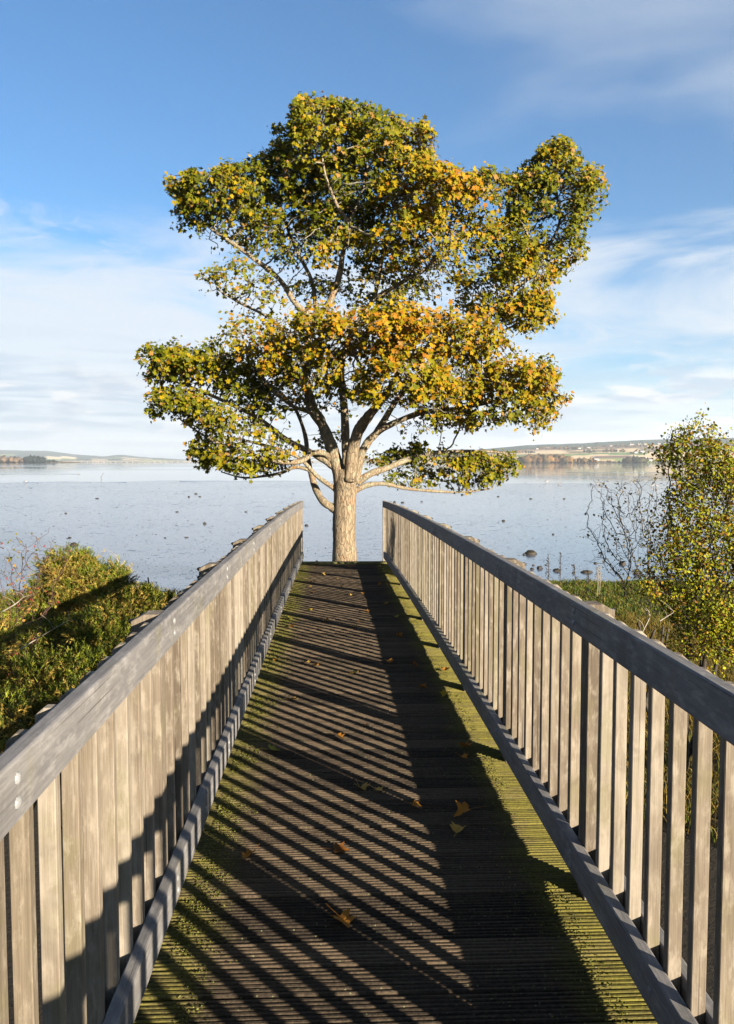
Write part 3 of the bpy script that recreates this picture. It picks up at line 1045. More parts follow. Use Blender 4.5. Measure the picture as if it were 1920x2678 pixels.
limbs = []
trunk_pts = [Vector((tb.x, TY, -2.3)) - tree_inv] + L3([(763, 1290, 0), (764, 1240, 0), (763, 1180, 0), (763, 1120, 0), (766, 1070, 0), (768, 1040, 0)])
mpx = K * TY / F
o, cl, rr = limb_tube('trunk', trunk_pts, [0.42, 0.31, 27 * mpx, 25 * mpx, 24.5 * mpx, 25.5 * mpx, 23 * mpx], M_trunk, tree, 22, 8, 0.05)
defs = [
    # (points (x, y, depth offset), radii in photo-display px at start/end, material)
    ('A', [(757, 1070, 0), (740, 1010, 0), (718, 951, .1), (691, 899, .2), (680, 853, .3), (678, 790, .4), (691, 701, .5)], [19, 15, 14, 13.5, 11, 9, 8.5], M_limb),
    ('A1', [(691, 701, .5), (655, 672, .3), (619, 618, .2), (564, 574, 0), (509, 534, -.1), (469, 508, -.2), (430, 470, -.2)], [8, 7, 6, 5.5, 4.5, 3, 1.5], M_limb),
    ('A2', [(691, 701, .5), (724, 680, .4), (750, 617, .3), (761, 552, .1), (772, 497, -.3), (746, 454, -.6), (721, 388, -.8), (712, 330, -.9)], [9, 9, 8, 6.5, 5, 4, 3, 2], M_limb),
    ('A3', [(772, 497, -.3), (800, 430, 0), (815, 350, .2), (800, 270, .2)], [4, 3.5, 2.5, 1.5], M_limb),
    ('A4', [(678, 790, .4), (640, 740, .5), (590, 700, .5), (530, 670, .3), (480, 640, .1)], [6, 5, 4, 3, 1.5], M_limb),
    ('A5', [(700, 690, .5), (690, 620, .9), (650, 540, 1.2), (620, 440, 1.3), (640, 340, 1.1)], [6, 5, 4, 3, 1.5], M_limb),
    ('B', [(768, 1060, .2), (766, 972, .4), (760, 868, .5), (757, 800, .6), (790, 720, .7), (830, 660, .7)], [14, 11, 9, 8, 7, 6], M_limb),
    ('B1', [(830, 660, .7), (900, 620, .6), (955, 585, .5), (990, 520, .2), (1010, 450, 0), (1050, 400, -.1)], [6, 5.5, 5, 4, 3, 1.5], M_limb),
    ('B2', [(830, 660, .7), (845, 580, .5), (870, 480, .3), (880, 390, .2), (890, 310, .1)], [5.5, 5, 4, 3, 1.5], M_limb),
    ('C', [(775, 1065, -.15), (782, 992, -.25), (797, 950, -.4), (816, 922, -.6), (850, 880, -1.0), (880, 830, -1.4), (900, 780, -1.8)], [17, 15, 14, 12, 8, 6, 3], M_trunk),
    ('C1', [(850, 880, -1.0), (810, 830, -1.5), (780, 780, -2.0), (730, 740, -2.2)], [5, 4, 3, 1.5], M_limb),
    ('D', [(788, 1072, 0), (801, 1003, 0), (832, 961, 0), (864, 941, -.1), (930, 915, -.2), (1010, 905, -.4), (1090, 890, -.6), (1160, 870, -.7)], [12, 11, 9, 8, 6.5, 5, 4, 2], M_limb),
    ('D1', [(832, 961, 0), (870, 900, .3), (915, 840, .6), (980, 775, .9), (1065, 702, .9), (1130, 650, .8), (1185, 600, .8), (1213, 550, .9), (1240, 490, 1), (1232, 420, 1), (1222, 340, 1)], [8, 7.5, 7, 6.5, 6, 5.5, 5, 4.5, 3.5, 3, 1.5], M_limb),
    ('D2', [(1185, 600, .8), (1175, 540, .7), (1150, 470, .6), (1140, 400, .6)], [4, 3.5, 2.5, 1.5], M_limb),
    ('D3', [(980, 775, .9), (1040, 770, .5), (1110, 735, .2), (1180, 700, 0)], [4.5, 4, 3, 1.5], M_limb),
    ('E', [(790, 1068, 0), (820, 1050, 0), (853, 1038, .2), (930, 1009, .8), (1000, 1000, 1.2), (1080, 1000, 1.5), (1130, 1005, 1.6)], [10, 9, 8, 6.5, 5, 3.5, 1.5], M_limb),
    ('F', [(780, 1092, 0), (800, 1080, 0), (822, 1073, .1), (853, 1072, .4), (900, 1082, .8), (950, 1087, 1.1), (1020, 1090, 1.3), (1090, 1082, 1.4)], [8, 7, 6, 5, 4.5, 4, 3, 1.5], M_limb),
    ('G', [(752, 1055, 0), (739, 1034, 0), (717, 1018, 0), (687, 1001, 0), (634, 974, -.1), (570, 925, -.3), (500, 890, -.4), (430, 860, -.5), (370, 840, -.5)], [12, 10, 9, 8, 7, 5.5, 4.5, 3, 1.5], M_limb),
    ('H', [(735, 1025, 0), (720, 1005, -.1), (693, 1003, -.3), (670, 1020, -.5), (634, 1024, -.6), (593, 1018, -.7), (540, 1000, -.8), (470, 975, -.8), (400, 930, -.8)], [7, 7, 6.5, 6.5, 6, 5.5, 4, 3, 1.5], M_limb),
    ('I', [(748, 1135, 0), (736, 1124, 0), (718, 1113, 0), (703, 1091, .2), (691, 1055, .4), (682, 1018, .6), (675, 960, .8), (650, 900, 1.0), (600, 850, 1.2)], [13, 11, 9.5, 9, 8, 6.5, 5, 4, 2], M_limb),
    ('I1', [(688, 1045, .4), (676, 1038, .4), (651, 1035, .4), (624, 1047, .4), (593, 1053, .4), (540, 1058, .4), (490, 1045, .4)], [5, 5, 4.5, 4, 3.5, 2.5, 1.2], M_limb),
    ('J', [(748, 1092, 0), (738, 1080, 0), (705, 1057, -.1), (680, 1030, -.2), (655, 1010, -.3), (600, 990, -.4), (540, 975, -.4), (490, 965, -.3)], [8, 6.5, 5.5, 5, 4.5, 4, 3, 1.5], M_limb),
    ('K', [(718, 951, .1), (690, 915, -.2), (650, 900, -.5), (600, 860, -.8), (560, 800, -1), (540, 750, -1)], [6, 5.5, 4.5, 4, 3, 1.5], M_limb),
    ('M', [(760, 868, .5), (740, 820, .1), (700, 780, -.4), (650, 760, -.8), (600, 740, -1.1)], [5, 4.5, 4, 3, 1.5], M_limb),
]
starts, pars = [], []
prev_end = {}
for j, c in enumerate(cl):
    starts.append(np.array(c))
    pars.append(j - 1)
manual_r = list(rr)
for nm, pts, rad, mt in defs:
    o, c_, r_ = limb_tube('limb', L3(pts), [r * mpx * 0.88 for r in rad], mt, tree, 12, 5, 0.10)
    # hang on the closest node that exists already
    d = [np.linalg.norm(np.array(c_[0]) - s) for s in starts]
    at = int(np.argmin(d))
    for j, c in enumerate(c_):
        pars.append(at if j == 0 else len(starts) - 1)
        starts.append(np.array(c))
        manual_r.append(r_[j])
NSK = len(starts)

# crown lobes: x, y, rx, ry (display px), depth, depth radius (m), density, autumn
lobes = [
    (700, 300, 105, 95, TY - .2, 1.3, 1.0, .12), (850, 320, 115, 100, TY + .2, 1.4, 1.0, .22), (780, 400, 190, 95, TY + .6, 1.7, 0.9, .08), (770, 265, 100, 60, TY, 1.0, 1, .2),
    (640, 400, 90, 70, TY + .7, 1.3, 0.9, .1), (540, 400, 80, 50, TY + .2, 1.0, 0.9, .25),
    (470, 430, 105, 58, TY - .3, 1.1, 1.1, .25), (430, 470, 58, 48, TY - .2, 0.8, 0.9, .2), (510, 500, 90, 55, TY + .1, 1.0, 0.7, .2),
    (650, 520, 100, 55, TY + .4, 1.2, 0.7, .15), (540, 625, 105, 48, TY, 1.1, 0.55, .35), (690, 560, 90, 40, TY - .6, .7, .6, .35),
    (960, 440, 120, 75, TY - .7, 1.3, 1.1, .62), (930, 540, 125, 60, TY - .6, 1.2, 0.8, .6), (1060, 440, 65, 75, TY - .3, 0.9, 0.9, .4), (1010, 560, 110, 70, TY + .5, 1.2, 0.6, .3),
    (1225, 380, 75, 85, TY + 1.0, 1.0, 1.1, .12), (1275, 440, 62, 85, TY + .9, 0.9, 1.0, .18), (1165, 440, 62, 85, TY + 1.0, 0.9, 1.0, .08), (1240, 560, 60, 60, TY + .8, 0.8, 0.9, .25), (1210, 500, 100, 70, TY + 1.2, .9, .7, .1),
    (1140, 630, 90, 65, TY + .1, 1.2, 1.0, .55), (1150, 710, 68, 48, TY, 1.0, 0.8, .6), (1060, 640, 75, 60, TY + .5, 1.1, .7, .3),
    (860, 740, 175, 68, TY - 2.0, 1.1, 1.15, .82), (720, 750, 130, 62, TY - 1.8, 1.1, 1.1, .75), (1010, 750, 110, 60, TY - 1.4, 1.1, 1.1, .72),
    (890, 850, 120, 68, TY - 2.3, 0.9, 1.1, .66), (700, 830, 85, 50, TY - 1.7, 0.8, 0.8, .6), (960, 880, 75, 50, TY - 1.8, 0.9, 0.9, .55), (820, 640, 160, 50, TY + .9, 1.2, .6, .3),
    (560, 760, 85, 62, TY - .9, 1.0, 0.6, .45), (620, 800, 90, 50, TY - 1.2, 0.9, 0.9, .6),
    (440, 810, 110, 50, TY - .5, 1.0, 1.25, .16), (365, 815, 55, 42, TY - .5, 0.8, 1.1, .22), (530, 850, 80, 45, TY - .2, 1.0, 1.0, .2),
    (400, 900, 88, 38, TY - .8, 0.9, 1.15, .32), (500, 925, 95, 42, TY - .8, 1.0, 0.9, .32), (590, 960, 62, 32, TY - .9, 0.8, 0.7, .25),
    (560, 1012, 115, 38, TY - .4, 1.0, 0.95, .2), (475, 1000, 60, 34, TY - .3, 0.7, 0.9, .15), (630, 985, 60, 30, TY - .5, .6, .7, .25), (600, 890, 95, 45, TY + .6, 1.1, .6, .1), (650, 850, 95, 60, TY + .3, 1.0, .5, .2),
    (1130, 850, 112, 58, TY - .7, 1.1, 1.15, .72), (1195, 900, 55, 65, TY - .6, 0.9, 1.0, .55), (1080, 920, 95, 40, TY - .5, 1.0, 0.8, .4), (1030, 860, 70, 50, TY - .8, 0.8, 0.9, .55),
    (930, 1010, 110, 32, TY + 1.5, 1.0, 0.9, .02), (1030, 1035, 110, 42, TY + 1.6, 1.0, 0.95, .12), (1115, 1035, 48, 32, TY + 1.4, 0.7, 0.8, .35), (900, 1045, 75, 28, TY + 1.6, 0.8, 0.6, .05), (830, 1010, 38, 28, TY + 1.2, .5, .6, .05),
    (620, 460, 120, 62, TY + 1.1, 1.1, 0.9, .15), (760, 480, 130, 70, TY + 1.4, 1.2, 0.9, .15), (880, 570, 110, 50, TY + 1.3, 1.1, 0.8, .25), (1095, 540, 75, 60, TY + .8, .9, .9, .35),
    (1140, 560, 60, 70, TY + .7, .8, .9, .3), (1080, 700, 60, 50, TY + .2, .8, .8, .6), (900, 640, 90, 40, TY + .9, .9, .6, .4), (700, 640, 60, 40, TY + 1.2, .8, .5, .2), (600, 690, 90, 34, TY + .6, .8, .45, .3),
    (1040, 830, 110, 50, TY - .2, 1., .8, .6), (780, 880, 90, 40, TY + .9, .9, .5, .3), (650, 900, 80, 42, TY - .6, .7, .55, .3), (1010, 930, 90, 38, TY, .9, .7, .4), (1225, 600, 38, 28, TY + .8, .5, .9, .3), (1195, 690, 38, 50, TY, .6, .9, .5),
    (655, 225, 30, 28, TY, .4, 1.3, .5), (720, 215, 22, 26, TY - .1, .3, 1.3, .5), (805, 232, 32, 24, TY + .2, .4, 1.3, .5), (885, 262, 34, 26, TY, .4, 1.2, .5), (945, 300, 32, 42, TY - .2, .5, 1.1, .4),
    (378, 392, 30, 20, TY - .4, .4, 1.3, .5), (455, 372, 40, 22, TY - .2, .4, 1.2, .5), (1238, 312, 34, 30, TY + 1, .4, 1.2, .45), (1318, 385, 28, 40, TY + 1, .4, 1.1, .4), (1072, 382, 32, 28, TY - .3, .4, 1.2, .5), (1160, 345, 24, 22, TY + .9, .3, 1.1, .4),
    (600, 350, 45, 32, TY + .3, .6, 1., .3), (930, 950, 80, 26, TY, .8, .4, .3), (740, 970, 32, 30, TY + 1.3, .4, .6, .1), (700, 900, 50, 30, TY + .8, .6, .35, .1),
]
inv = np.array(tree_inv)
lobes = [(l[0], l[1] + (7 if l[1] < 420 else 0), max(16, l[2] - 10), max(14, l[3] - 10)) + tuple(l[4:]) for l in lobes]
attr = in_lobe(lobes, 1080) - inv
CX = [280, 303, 355, 362, 470, 560, 578, 590, 640, 650, 720, 850, 880, 965, 975, 1050, 1090, 1100, 1180, 1215, 1260, 1300, 1345, 1370]
CY = [780, 770, 740, 384, 368, 338, 320, 290, 262, 214, 207, 238, 250, 275, 350, 372, 362, 385, 345, 302, 302, 352, 360, 420]


def above_cap(p, slack):
    # the crown's own upper envelope, measured at the tree
    w = p + inv
    q = (w - np.array([0, 0, CAMZ])) @ np.array(CR)
    u, v_ = 960 + F * q[:, 0] / -q[:, 2], 1339 - F * q[:, 1] / -q[:, 2]
    rag = 16 * np.array([noise.noise(Vector((q_ * 0.055, 0, 0))) for q_ in u / K]) + 9 * rng.standard_normal(len(u)) * (slack < 0)
    return v_ / K < np.interp(u / K, CX, CY) + slack + rag


attr = attr[~above_cap(attr, 7)]
print('attractors', len(attr))
N, PA = colonise(starts, pars, attr, 0.10, 0.9, 0.115, 130, 0.22, maxn=60000)
print('nodes', len(N))
rad = radii(N, PA, 0.0068, 2.3)
rad[:NSK] = np.array(manual_r)
for i in range(NSK, len(N)):
    if PA[i] < NSK:
        rad[i] = min(rad[i], 0.8 * rad[PA[i]])
rad = np.minimum(rad, 0.09)
V, Fc = tubes(N, PA, rad, NSK)
o = mesh_obj('twigs', V, Fc, M_twig, tree, smooth=True)
stuff(o)

# leaves on the outer and upper nodes of each lobe
LEAFK = 3.15
LC = np.array([PD(l[0], l[1], l[4]) - tree_inv for l in lobes])
LR = np.array([(l[2] * K * l[4] / F, l[5], l[3] * K * l[4] / F) for l in lobes])
LA = np.array([l[7] for l in lobes])
nodes = N[NSK:]
nr = rad[NSK:]
q = (nodes[:, None, :] - LC[None]) / LR[None]
dd = np.linalg.norm(q, axis=2)
bi = dd.argmin(1)
bdist = dd.min(1)
qb = q[np.arange(len(nodes)), bi]
toward = -qb[:, 1] * 0.5 + qb[:, 2] * 0.9            # nearer the camera side and the top
outer = np.clip(bdist, 0, 1.3)
cl_n = np.array([noise.noise(Vector((p[0] * 1.5, p[1] * 1.5, p[2] * 3.4))) for p in nodes])
cl_n = np.clip(0.85 + 2.4 * cl_n, 0.06, 1.9)
lam = np.clip(1.0 + 2.4 * (outer - 0.40) + 0.9 * toward, 0.25, 4.6) * (bdist < 1.6) * (nr < 0.020) * cl_n
LD = np.array([l[6] for l in lobes])
lam = lam * np.minimum(1.05, LD[bi] * 1.05) ** 1.6
# the big limbs show through in front: few leaves between them and the open side
lim = np.array(starts[len(cl):])
lim = lim[np.array(manual_r[len(cl):]) > 0.025]
for a0 in range(0, len(nodes), 4000):
    sub = nodes[a0:a0 + 4000]
    dxz = np.linalg.norm(sub[:, None, (0, 2)] - lim[None][:, :, (0, 2)], axis=2) + np.where(sub[:, None, 1] > lim[None, :, 1] + 0.1, 9.0, 0.0)
    near = dxz.min(1) < 0.14
    lam[a0:a0 + 4000][near] *= np.where(LA[bi[a0:a0 + 4000]][near] < 0.6, 0.12, 0.45)
cnt = rng.poisson(lam * LEAFK)
ids = np.repeat(np.arange(len(nodes)), cnt)
n = len(ids)
pos = nodes[ids] + rng.standard_normal((n, 3)) * 0.075
outd = qb[ids] / (np.linalg.norm(qb[ids], axis=1)[:, None] + 1e-6)
nrm = outd * 0.55 + np.array([0.25, -0.55, 0.55]) + rng.standard_normal((n, 3)) * 0.55
ok_ = ~above_cap(pos, -3)
ids, pos, outd, nrm = ids[ok_], pos[ok_], outd[ok_], nrm[ok_]
n = len(ids)
size = 0.038 + 0.070 * rng.random(n) ** 1.3
pal = np.array([(0.075, 0.098, 0.005), (0.150, 0.165, 0.005), (0.26, 0.235, 0.006), (0.42, 0.29, 0.008), (0.46, 0.21, 0.010), (0.36, 0.13, 0.012), (0.20, 0.075, 0.015)])
au = 0.13 + 0.55 * LA[bi[ids]] + rng.standard_normal(n) * 0.12
# clumps of colour: neighbours turn together
cn = np.array([noise.noise(Vector(p) * 0.9) for p in pos[:, :]])
au = np.clip(au + cn * 0.26, 0, 1)
tsel = np.clip(au * 4.8 + rng.standard_normal(n) * 0.75 + 0.22, 0, 5.99)
lo_i = tsel.astype(int)
fr = (tsel - lo_i)[:, None]
colr = pal[lo_i] * (1 - fr) + pal[np.minimum(lo_i + 1, 6)] * fr
tipb = (rng.random(n) < 0.05 * np.clip(outer[ids], 0, 1.2))
colr[tipb] = (0.42, 0.24, 0.10)
colr *= rng.uniform(0.82, 1.15, (n, 1))
print('leaves', n)
# the 300 nearest to the camera are parts of their own
order = np.argsort(pos[:, 1] - size * 6)
single, rest = order[:300], order[300:]
V, Fc = leaf_batch(pos[rest], nrm[rest], size[rest], LV, LF)
o = mesh_obj('foliage', V, Fc, M_leaf, tree, cols=np.repeat(colr[rest], len(LV), axis=0))
stuff(o)
for i in single:
    V, Fc = leaf_batch(np.zeros((1, 3)), nrm[i:i + 1], size[i:i + 1] * 1.1, LV, LF)
    mesh_obj('leaf', V, Fc, M_leaf, tree, cols=np.repeat(colr[i:i + 1], len(LV), axis=0), loc=pos[i])


# ------------------------------------------------------------------ shrubs
def shrub(name, label, cat, base, lobes_, tw, n_per, step, leafn, lsize, pal_, kill, tip=0.0025, hips=0, stems=3, jit=0.22, twr=0.02, group=None):
    root = Vector(base)
    t = thing(name, label, cat, root, group)
    iv = np.array(root)
    A = in_lobe(lobes_, n_per) - iv
    st, pr = [], []
    c = A.mean(0)
    for s in range(stems):
        b0 = np.array([random.uniform(-.25, .25), random.uniform(-.2, .2), 0.0])
        tgt = np.array([c[0] * 0.5 + random.uniform(-.4, .4), c[1] * 0.5 + random.uniform(-.3, .3), c[2] * 0.55])
        for k in range(7):
            pr.append(-1 if k == 0 else len(st) - 1)
            st.append(b0 + (tgt - b0) * k / 6 + rng.standard_normal(3) * 0.02)
    n0 = len(st)
    N_, P_ = colonise(st, pr, A, step, step * 8, kill, 90, jit)
    rd = radii(N_, P_, tip, 2.3)
    rd = np.minimum(rd, twr)
    V, Fc = tubes(N_, P_, rd, 0, 3)
    # chains that begin at a root node are skipped by the rule for parents, so give each stem a tube
    for s in range(stems):
        limb_tube('stem', [Vector(p) for p in st[s * 7:s * 7 + 7]], [twr * (1.25 - 0.1 * k) for k in range(7)], tw, t, 8, 3, 0.1)
    o = stuff(mesh_obj('twigs', V, Fc, tw, t, smooth=True))
    nd = N_[n0:]
    cl_ = np.clip(0.75 + 2.4 * np.array([noise.noise(Vector(p + iv) * 2.4) for p in nd]), 0.25, 2.0)
    k = rng.poisson(leafn * cl_) * (rd[n0:] < tip * 4)
    ii = np.repeat(np.arange(len(nd)), k)
    ps = nd[ii] + rng.standard_normal((len(ii), 3)) * lsize * 0.9
    nm = rng.standard_normal((len(ii), 3)) * 0.7 + np.array([0.3, -0.5, 0.6])
    pal_ = np.array(pal_)
    cc = pal_[rng.integers(0, len(pal_), len(ii))] * rng.uniform(0.7, 1.25, (len(ii), 1))
    V, Fc = leaf_batch(ps, nm, rng.uniform(0.6, 1.2, len(ii)) * lsize, SV, SF)
    stuff(mesh_obj('foliage', V, Fc, M_leaf, t, cols=np.repeat(cc, len(SV), axis=0)))
    if hips:
        hm = bpy.data.meshes.new('hip')
        bm = bmesh.new()
        bmesh.ops.create_icosphere(bm, subdivisions=2, radius=0.0065)
        for v in bm.verts:
            v.co.z *= 1.4
        bm.to_mesh(hm)
        bm.free()
        hm.materials.append(M_hip)
        for i in rng.choice(len(nd), hips, replace=False):
            link('hip', hm, t, nd[i])
    print(name, 'nodes', len(N_), 'leaves', len(ii))
    return t


HAW = [(0.24, 0.27, 0.02), (0.34, 0.35, 0.02), (0.48, 0.40, 0.03), (0.15, 0.19, 0.015), (0.44, 0.27, 0.03), (0.24, 0.28, 0.02), (0.30, 0.32, 0.02), (0.28, 0.13, 0.04)]
hb = P(1840, 2010, 9.5)
shrub('hawthorn_bush', 'tall leafy yellow-green hawthorn at the right edge beyond the railing', 'bush', (hb.x, 9.5, -2.0),
      [(1530, 1010, 62, 75, 9.5, .5, 1.2), (1580, 1050, 60, 90, 9.6, .6, 1.2), (1540, 1150, 75, 85, 9.5, .6, 1.3), (1590, 1200, 70, 100, 9.4, .6, 1.3), (1500, 1230, 60, 75, 9.3, .5, 1.3),
       (1550, 1310, 80, 80, 9.2, .6, 1.3), (1580, 1400, 70, 90, 9.0, .6, 1.3), (1530, 1420, 45, 60, 9.0, .4, 1.0), (1460, 1290, 45, 45, 9.2, .4, .9), (1620, 1100, 60, 120, 9.6, .6, 1.2), (1640, 1300, 60, 120, 9.2, .6, 1.2), (1525, 965, 30, 35, 9.6, .2, .6), (1478, 1000, 30, 20, 9.6, .2, .6)],
      M_twigd, 1150, 0.05, 4.6, 0.040, HAW, 0.062, 0.0022, stems=5, twr=0.035)
bb = P(1700, 1800, 11)
shrub('bare_shrub', 'thin shrub with mostly bare dark branches left of the tall hawthorn', 'bush', (bb.x - 0.1, 11, -2.0),
      [(1370, 1110, 60, 55, 11, .5, .5), (1420, 1090, 45, 50, 11.2, .5, .6), (1330, 1180, 55, 30, 10.8, .4, .35), (1390, 1180, 60, 60, 11, .6, .7), (1440, 1190, 60, 90, 11, .6, .8), (1350, 1240, 60, 30, 10.8, .5, .35), (1420, 1280, 60, 60, 10.8, .6, .7), (1310, 1075, 20, 15, 11, .2, .2), (1470, 1260, 40, 60, 10.6, .4, 1)],
      M_twigd, 1000, 0.06, 0.45, 0.040, [(0.10, 0.10, 0.02), (0.16, 0.14, 0.03), (0.09, 0.06, 0.03), (0.30, 0.20, 0.04)], 0.07, 0.0024, stems=6, twr=0.026)
rb = P(40, 2000, 7.5)
shrub('rose_bush', 'wild rose with red hips and reddish bare stems at the left edge', 'bush', (rb.x + 0.1, 7.5, -1.8),
      [(60, 1230, 55, 60, 7.5, .4, .8), (110, 1240, 55, 45, 7.5, .4, .6), (50, 1310, 55, 60, 7.5, .4, 1.), (90, 1330, 50, 50, 7.4, .3, .8), (40, 1420, 45, 80, 7.2, .4, 1.), (70, 1500, 30, 60, 7., .3, 1.), (160, 1225, 40, 20, 7.5, .2, .3), (30, 1180, 15, 20, 7.5, .2, .3), (10, 1340, 45, 150, 7.5, .4, 1.)],
      M_twigr, 520, 0.05, 0.40, 0.030, [(0.16, 0.17, 0.04), (0.30, 0.26, 0.06), (0.36, 0.20, 0.08)], 0.075, 0.0018, hips=46, stems=5, twr=0.014)


# gorse: sprays of short needles on stubby shoots, green over dead brown
def gorse(label, base, blobs):
    t = thing('gorse_bush', label, 'bush', base, 'gorse bushes left of the bridge')
    iv = np.array(base)
    Vs, Fs, Cs, k0 = [], [], [], 0
    tri = np.array([[-0.0030, 0, 0], [0.0030, 0, 0], [0, 0, 1.0]])
    for (u, v, Y, rx, ry, rz, num) in blobs:
        c = np.array(P(u, v + 28, Y)) - iv
        subs = []
        for _ in range(max(2, int(num / 85))):
            q_ = rng.standard_normal(3)
            q_ = q_ / np.linalg.norm(q_) * random.uniform(0.3, 1.0) ** 0.5
            subs.append((q_ * np.array([rx, ry, rz]) * 0.95, random.uniform(0.10, 0.20) * min(1, rx / 0.4), random.uniform(-.3, .3)))
        for i in range(int(num * 0.95)):
            sc_, sr_, sd_ = subs[i % len(subs)]
            d = rng.standard_normal(3)
            d /= np.linalg.norm(d)
            r = random.uniform(0.45, 1.0) ** 0.4
            lump = 1 + 0.4 * noise.noise(Vector(d) * 3.0 + Vector((u, v, i % len(subs))))
            p = c + sc_ + d * r * lump * sr_
            ax = d * 0.9 + np.array([0, -0.1, 0.45]) + rng.standard_normal(3) * 0.45
            ax /= np.linalg.norm(ax)
            ln = random.uniform(0.05, 0.12)
            dead = sd_ + random.uniform(-.35, .35) - 0.30 * d[2] + 0.13
            if dead > 0.06:
                cc = np.array(random.choice([(0.36, 0.25, 0.08), (0.28, 0.19, 0.06), (0.46, 0.34, 0.12)]))
            else:
                cc = np.array(random.choice([(0.15, 0.19, 0.03), (0.23, 0.26, 0.04), (0.09, 0.12, 0.025)]))
            cc = cc * random.uniform(0.7, 1.25)
            m = 13
            tt = np.linspace(0.05, 1, m)[:, None]
            base_p = p + ax * ln * tt
            nd = rng.standard_normal((m, 3))
            nd = nd - ax * (nd @ ax)[:, None]
            nd /= np.linalg.norm(nd, axis=1)[:, None]
            nd = nd * 0.75 + ax * 0.75
            nl = rng.uniform(0.026, 0.048, (m, 1)) * (1.15 - 0.5 * tt)
            side = np.cross(nd, rng.standard_normal((m, 3)))
            side /= np.linalg.norm(side, axis=1)[:, None]
            w = 0.0042
            A_ = base_p - side * w
            B_ = base_p + side * w
            C_ = base_p + nd * nl
            Vs.append(np.stack([A_, B_, C_], 1).reshape(-1, 3))
            # the shoot itself
            sd = np.cross(ax, rng.standard_normal(3))
            sd /= np.linalg.norm(sd)
            Vs.append(np.array([p - sd * 0.003 - ax * 0.05, p + sd * 0.003 - ax * 0.05, p + ax * ln]))
            Cs.append(np.tile(cc, ((m + 1) * 3, 1)))
    V = np.vstack(Vs)
    Fc = np.arange(len(V)).reshape(-1, 3)
    stuff(mesh_obj('foliage', V, Fc, M_gorse, t, cols=np.vstack(Cs)))
    # woody stems
    for (u, v, Y, rx, ry, rz, num) in blobs[:4]:
        c = Vector(P(u, v, Y)) - Vector(base)
        b = Vector((c.x * 0.6, c.y * 0.6, 0))
        limb_tube('stem', [b, b.lerp(c, .5) + Vector((.06, .05, 0)), c], [0.03, 0.022, 0.008], M_twigd, t, 7, 4, 0.1)
    return t


gorse('tallest gorse bush, green and straw brown, rising against the mudflat', (P(215, 1700, 10).x, 10, -1.7),
      [(205, 1495, 10, .55, .5, .30, 2600), (150, 1560, 10, .45, .5, .30, 1600), (262, 1545, 9.7, .42, .5, .30, 2000), (225, 1445, 10, .10, .1, .13, 260), (330, 1570, 9.8, .35, .4, .28, 1300)])
gorse('small gorse clump nearest the left railing with a spiky upright shoot', (P(430, 1700, 10.5).x, 10.5, -1.7),
      [(400, 1600, 10.5, .45, .4, .25, 1500), (387, 1510, 10.5, .06, .06, .17, 160), (450, 1555, 10.5, .12, .1, .15, 260), (470, 1600, 10.6, .25, .3, .2, 600)])
gorse('low dark gorse thicket filling the slope beside the left railing', (P(200, 1900, 7.5).x, 7.6, -1.9),
      [(140, 1680, 8.4, .65, .6, .36, 2400), (300, 1670, 8.4, .65, .6, .36, 2400), (420, 1650, 9.0, .40, .5, .28, 1000), (80, 1800, 7.2, .6, .5, .36, 1800), (230, 1790, 7.2, .55, .5, .34, 1700), (60, 1900, 6.2, .5, .5, .3, 1200), (-60, 1750, 7.4, .6, .5, .5, 1200), (160, 1880, 6.4, .4, .4, .25, 800)])


# bleached dead branches lying over the shrubs
def dead_branch(label, pts, r0):
    t0 = Vector(pts[0])
    t = thing('dead_branch', label, 'branch', t0)
    limb_tube('branch', [Vector(p) - t0 for p in pts], [r0 * (1 - 0.75 * i / (len(pts) - 1)) for i in range(len(pts))], M_twigw, t, 6, 5, 0.1)
    for i in range(1, len(pts) - 1):
        a_ = Vector(pts[i]) - t0
        e = a_ + Vector((random.uniform(-.14, .14), random.uniform(-.1, .1), random.uniform(.03, .16)))
        limb_tube('side_twig', [a_, a_.lerp(e, .5) + Vector((.01, 0, .01)), e], [r0 * .5, r0 * .35, r0 * .15], M_twigw, t, 5, 3, 0.1)


dead_branch('long bleached twig lying over the dark gorse', [P(50, 1700, 6.6), P(95, 1672, 6.7), P(140, 1645, 6.7), P(175, 1625, 6.8), P(192, 1620, 6.9)], 0.005)
dead_branch('pale forked twig left of the gorse, over the grass patch', [P(5, 1600, 7.1), P(40, 1580, 7.1), P(62, 1562, 7.2), P(85, 1555, 7.2)], 0.006)
dead_branch('pale forked twig sticking up behind the tallest gorse bush', [P(312, 1500, 9.8), P(310, 1470, 9.8), P(305, 1455, 9.8), P(309, 1447, 9.8)], 0.006)
dead_branch('grey dead branch caught in the grass below the hawthorn', [P(1655, 1700, 8.6), P(1685, 1645, 8.6), P(1700, 1610, 8.7), P(1690, 1590, 8.7)], 0.008)
dead_branch('pale dead branch hanging at the foot of the hawthorn', [P(1725, 1625, 8.5), P(1745, 1612, 8.5), P(1762, 1600, 8.5), P(1750, 1590, 8.5)], 0.007)


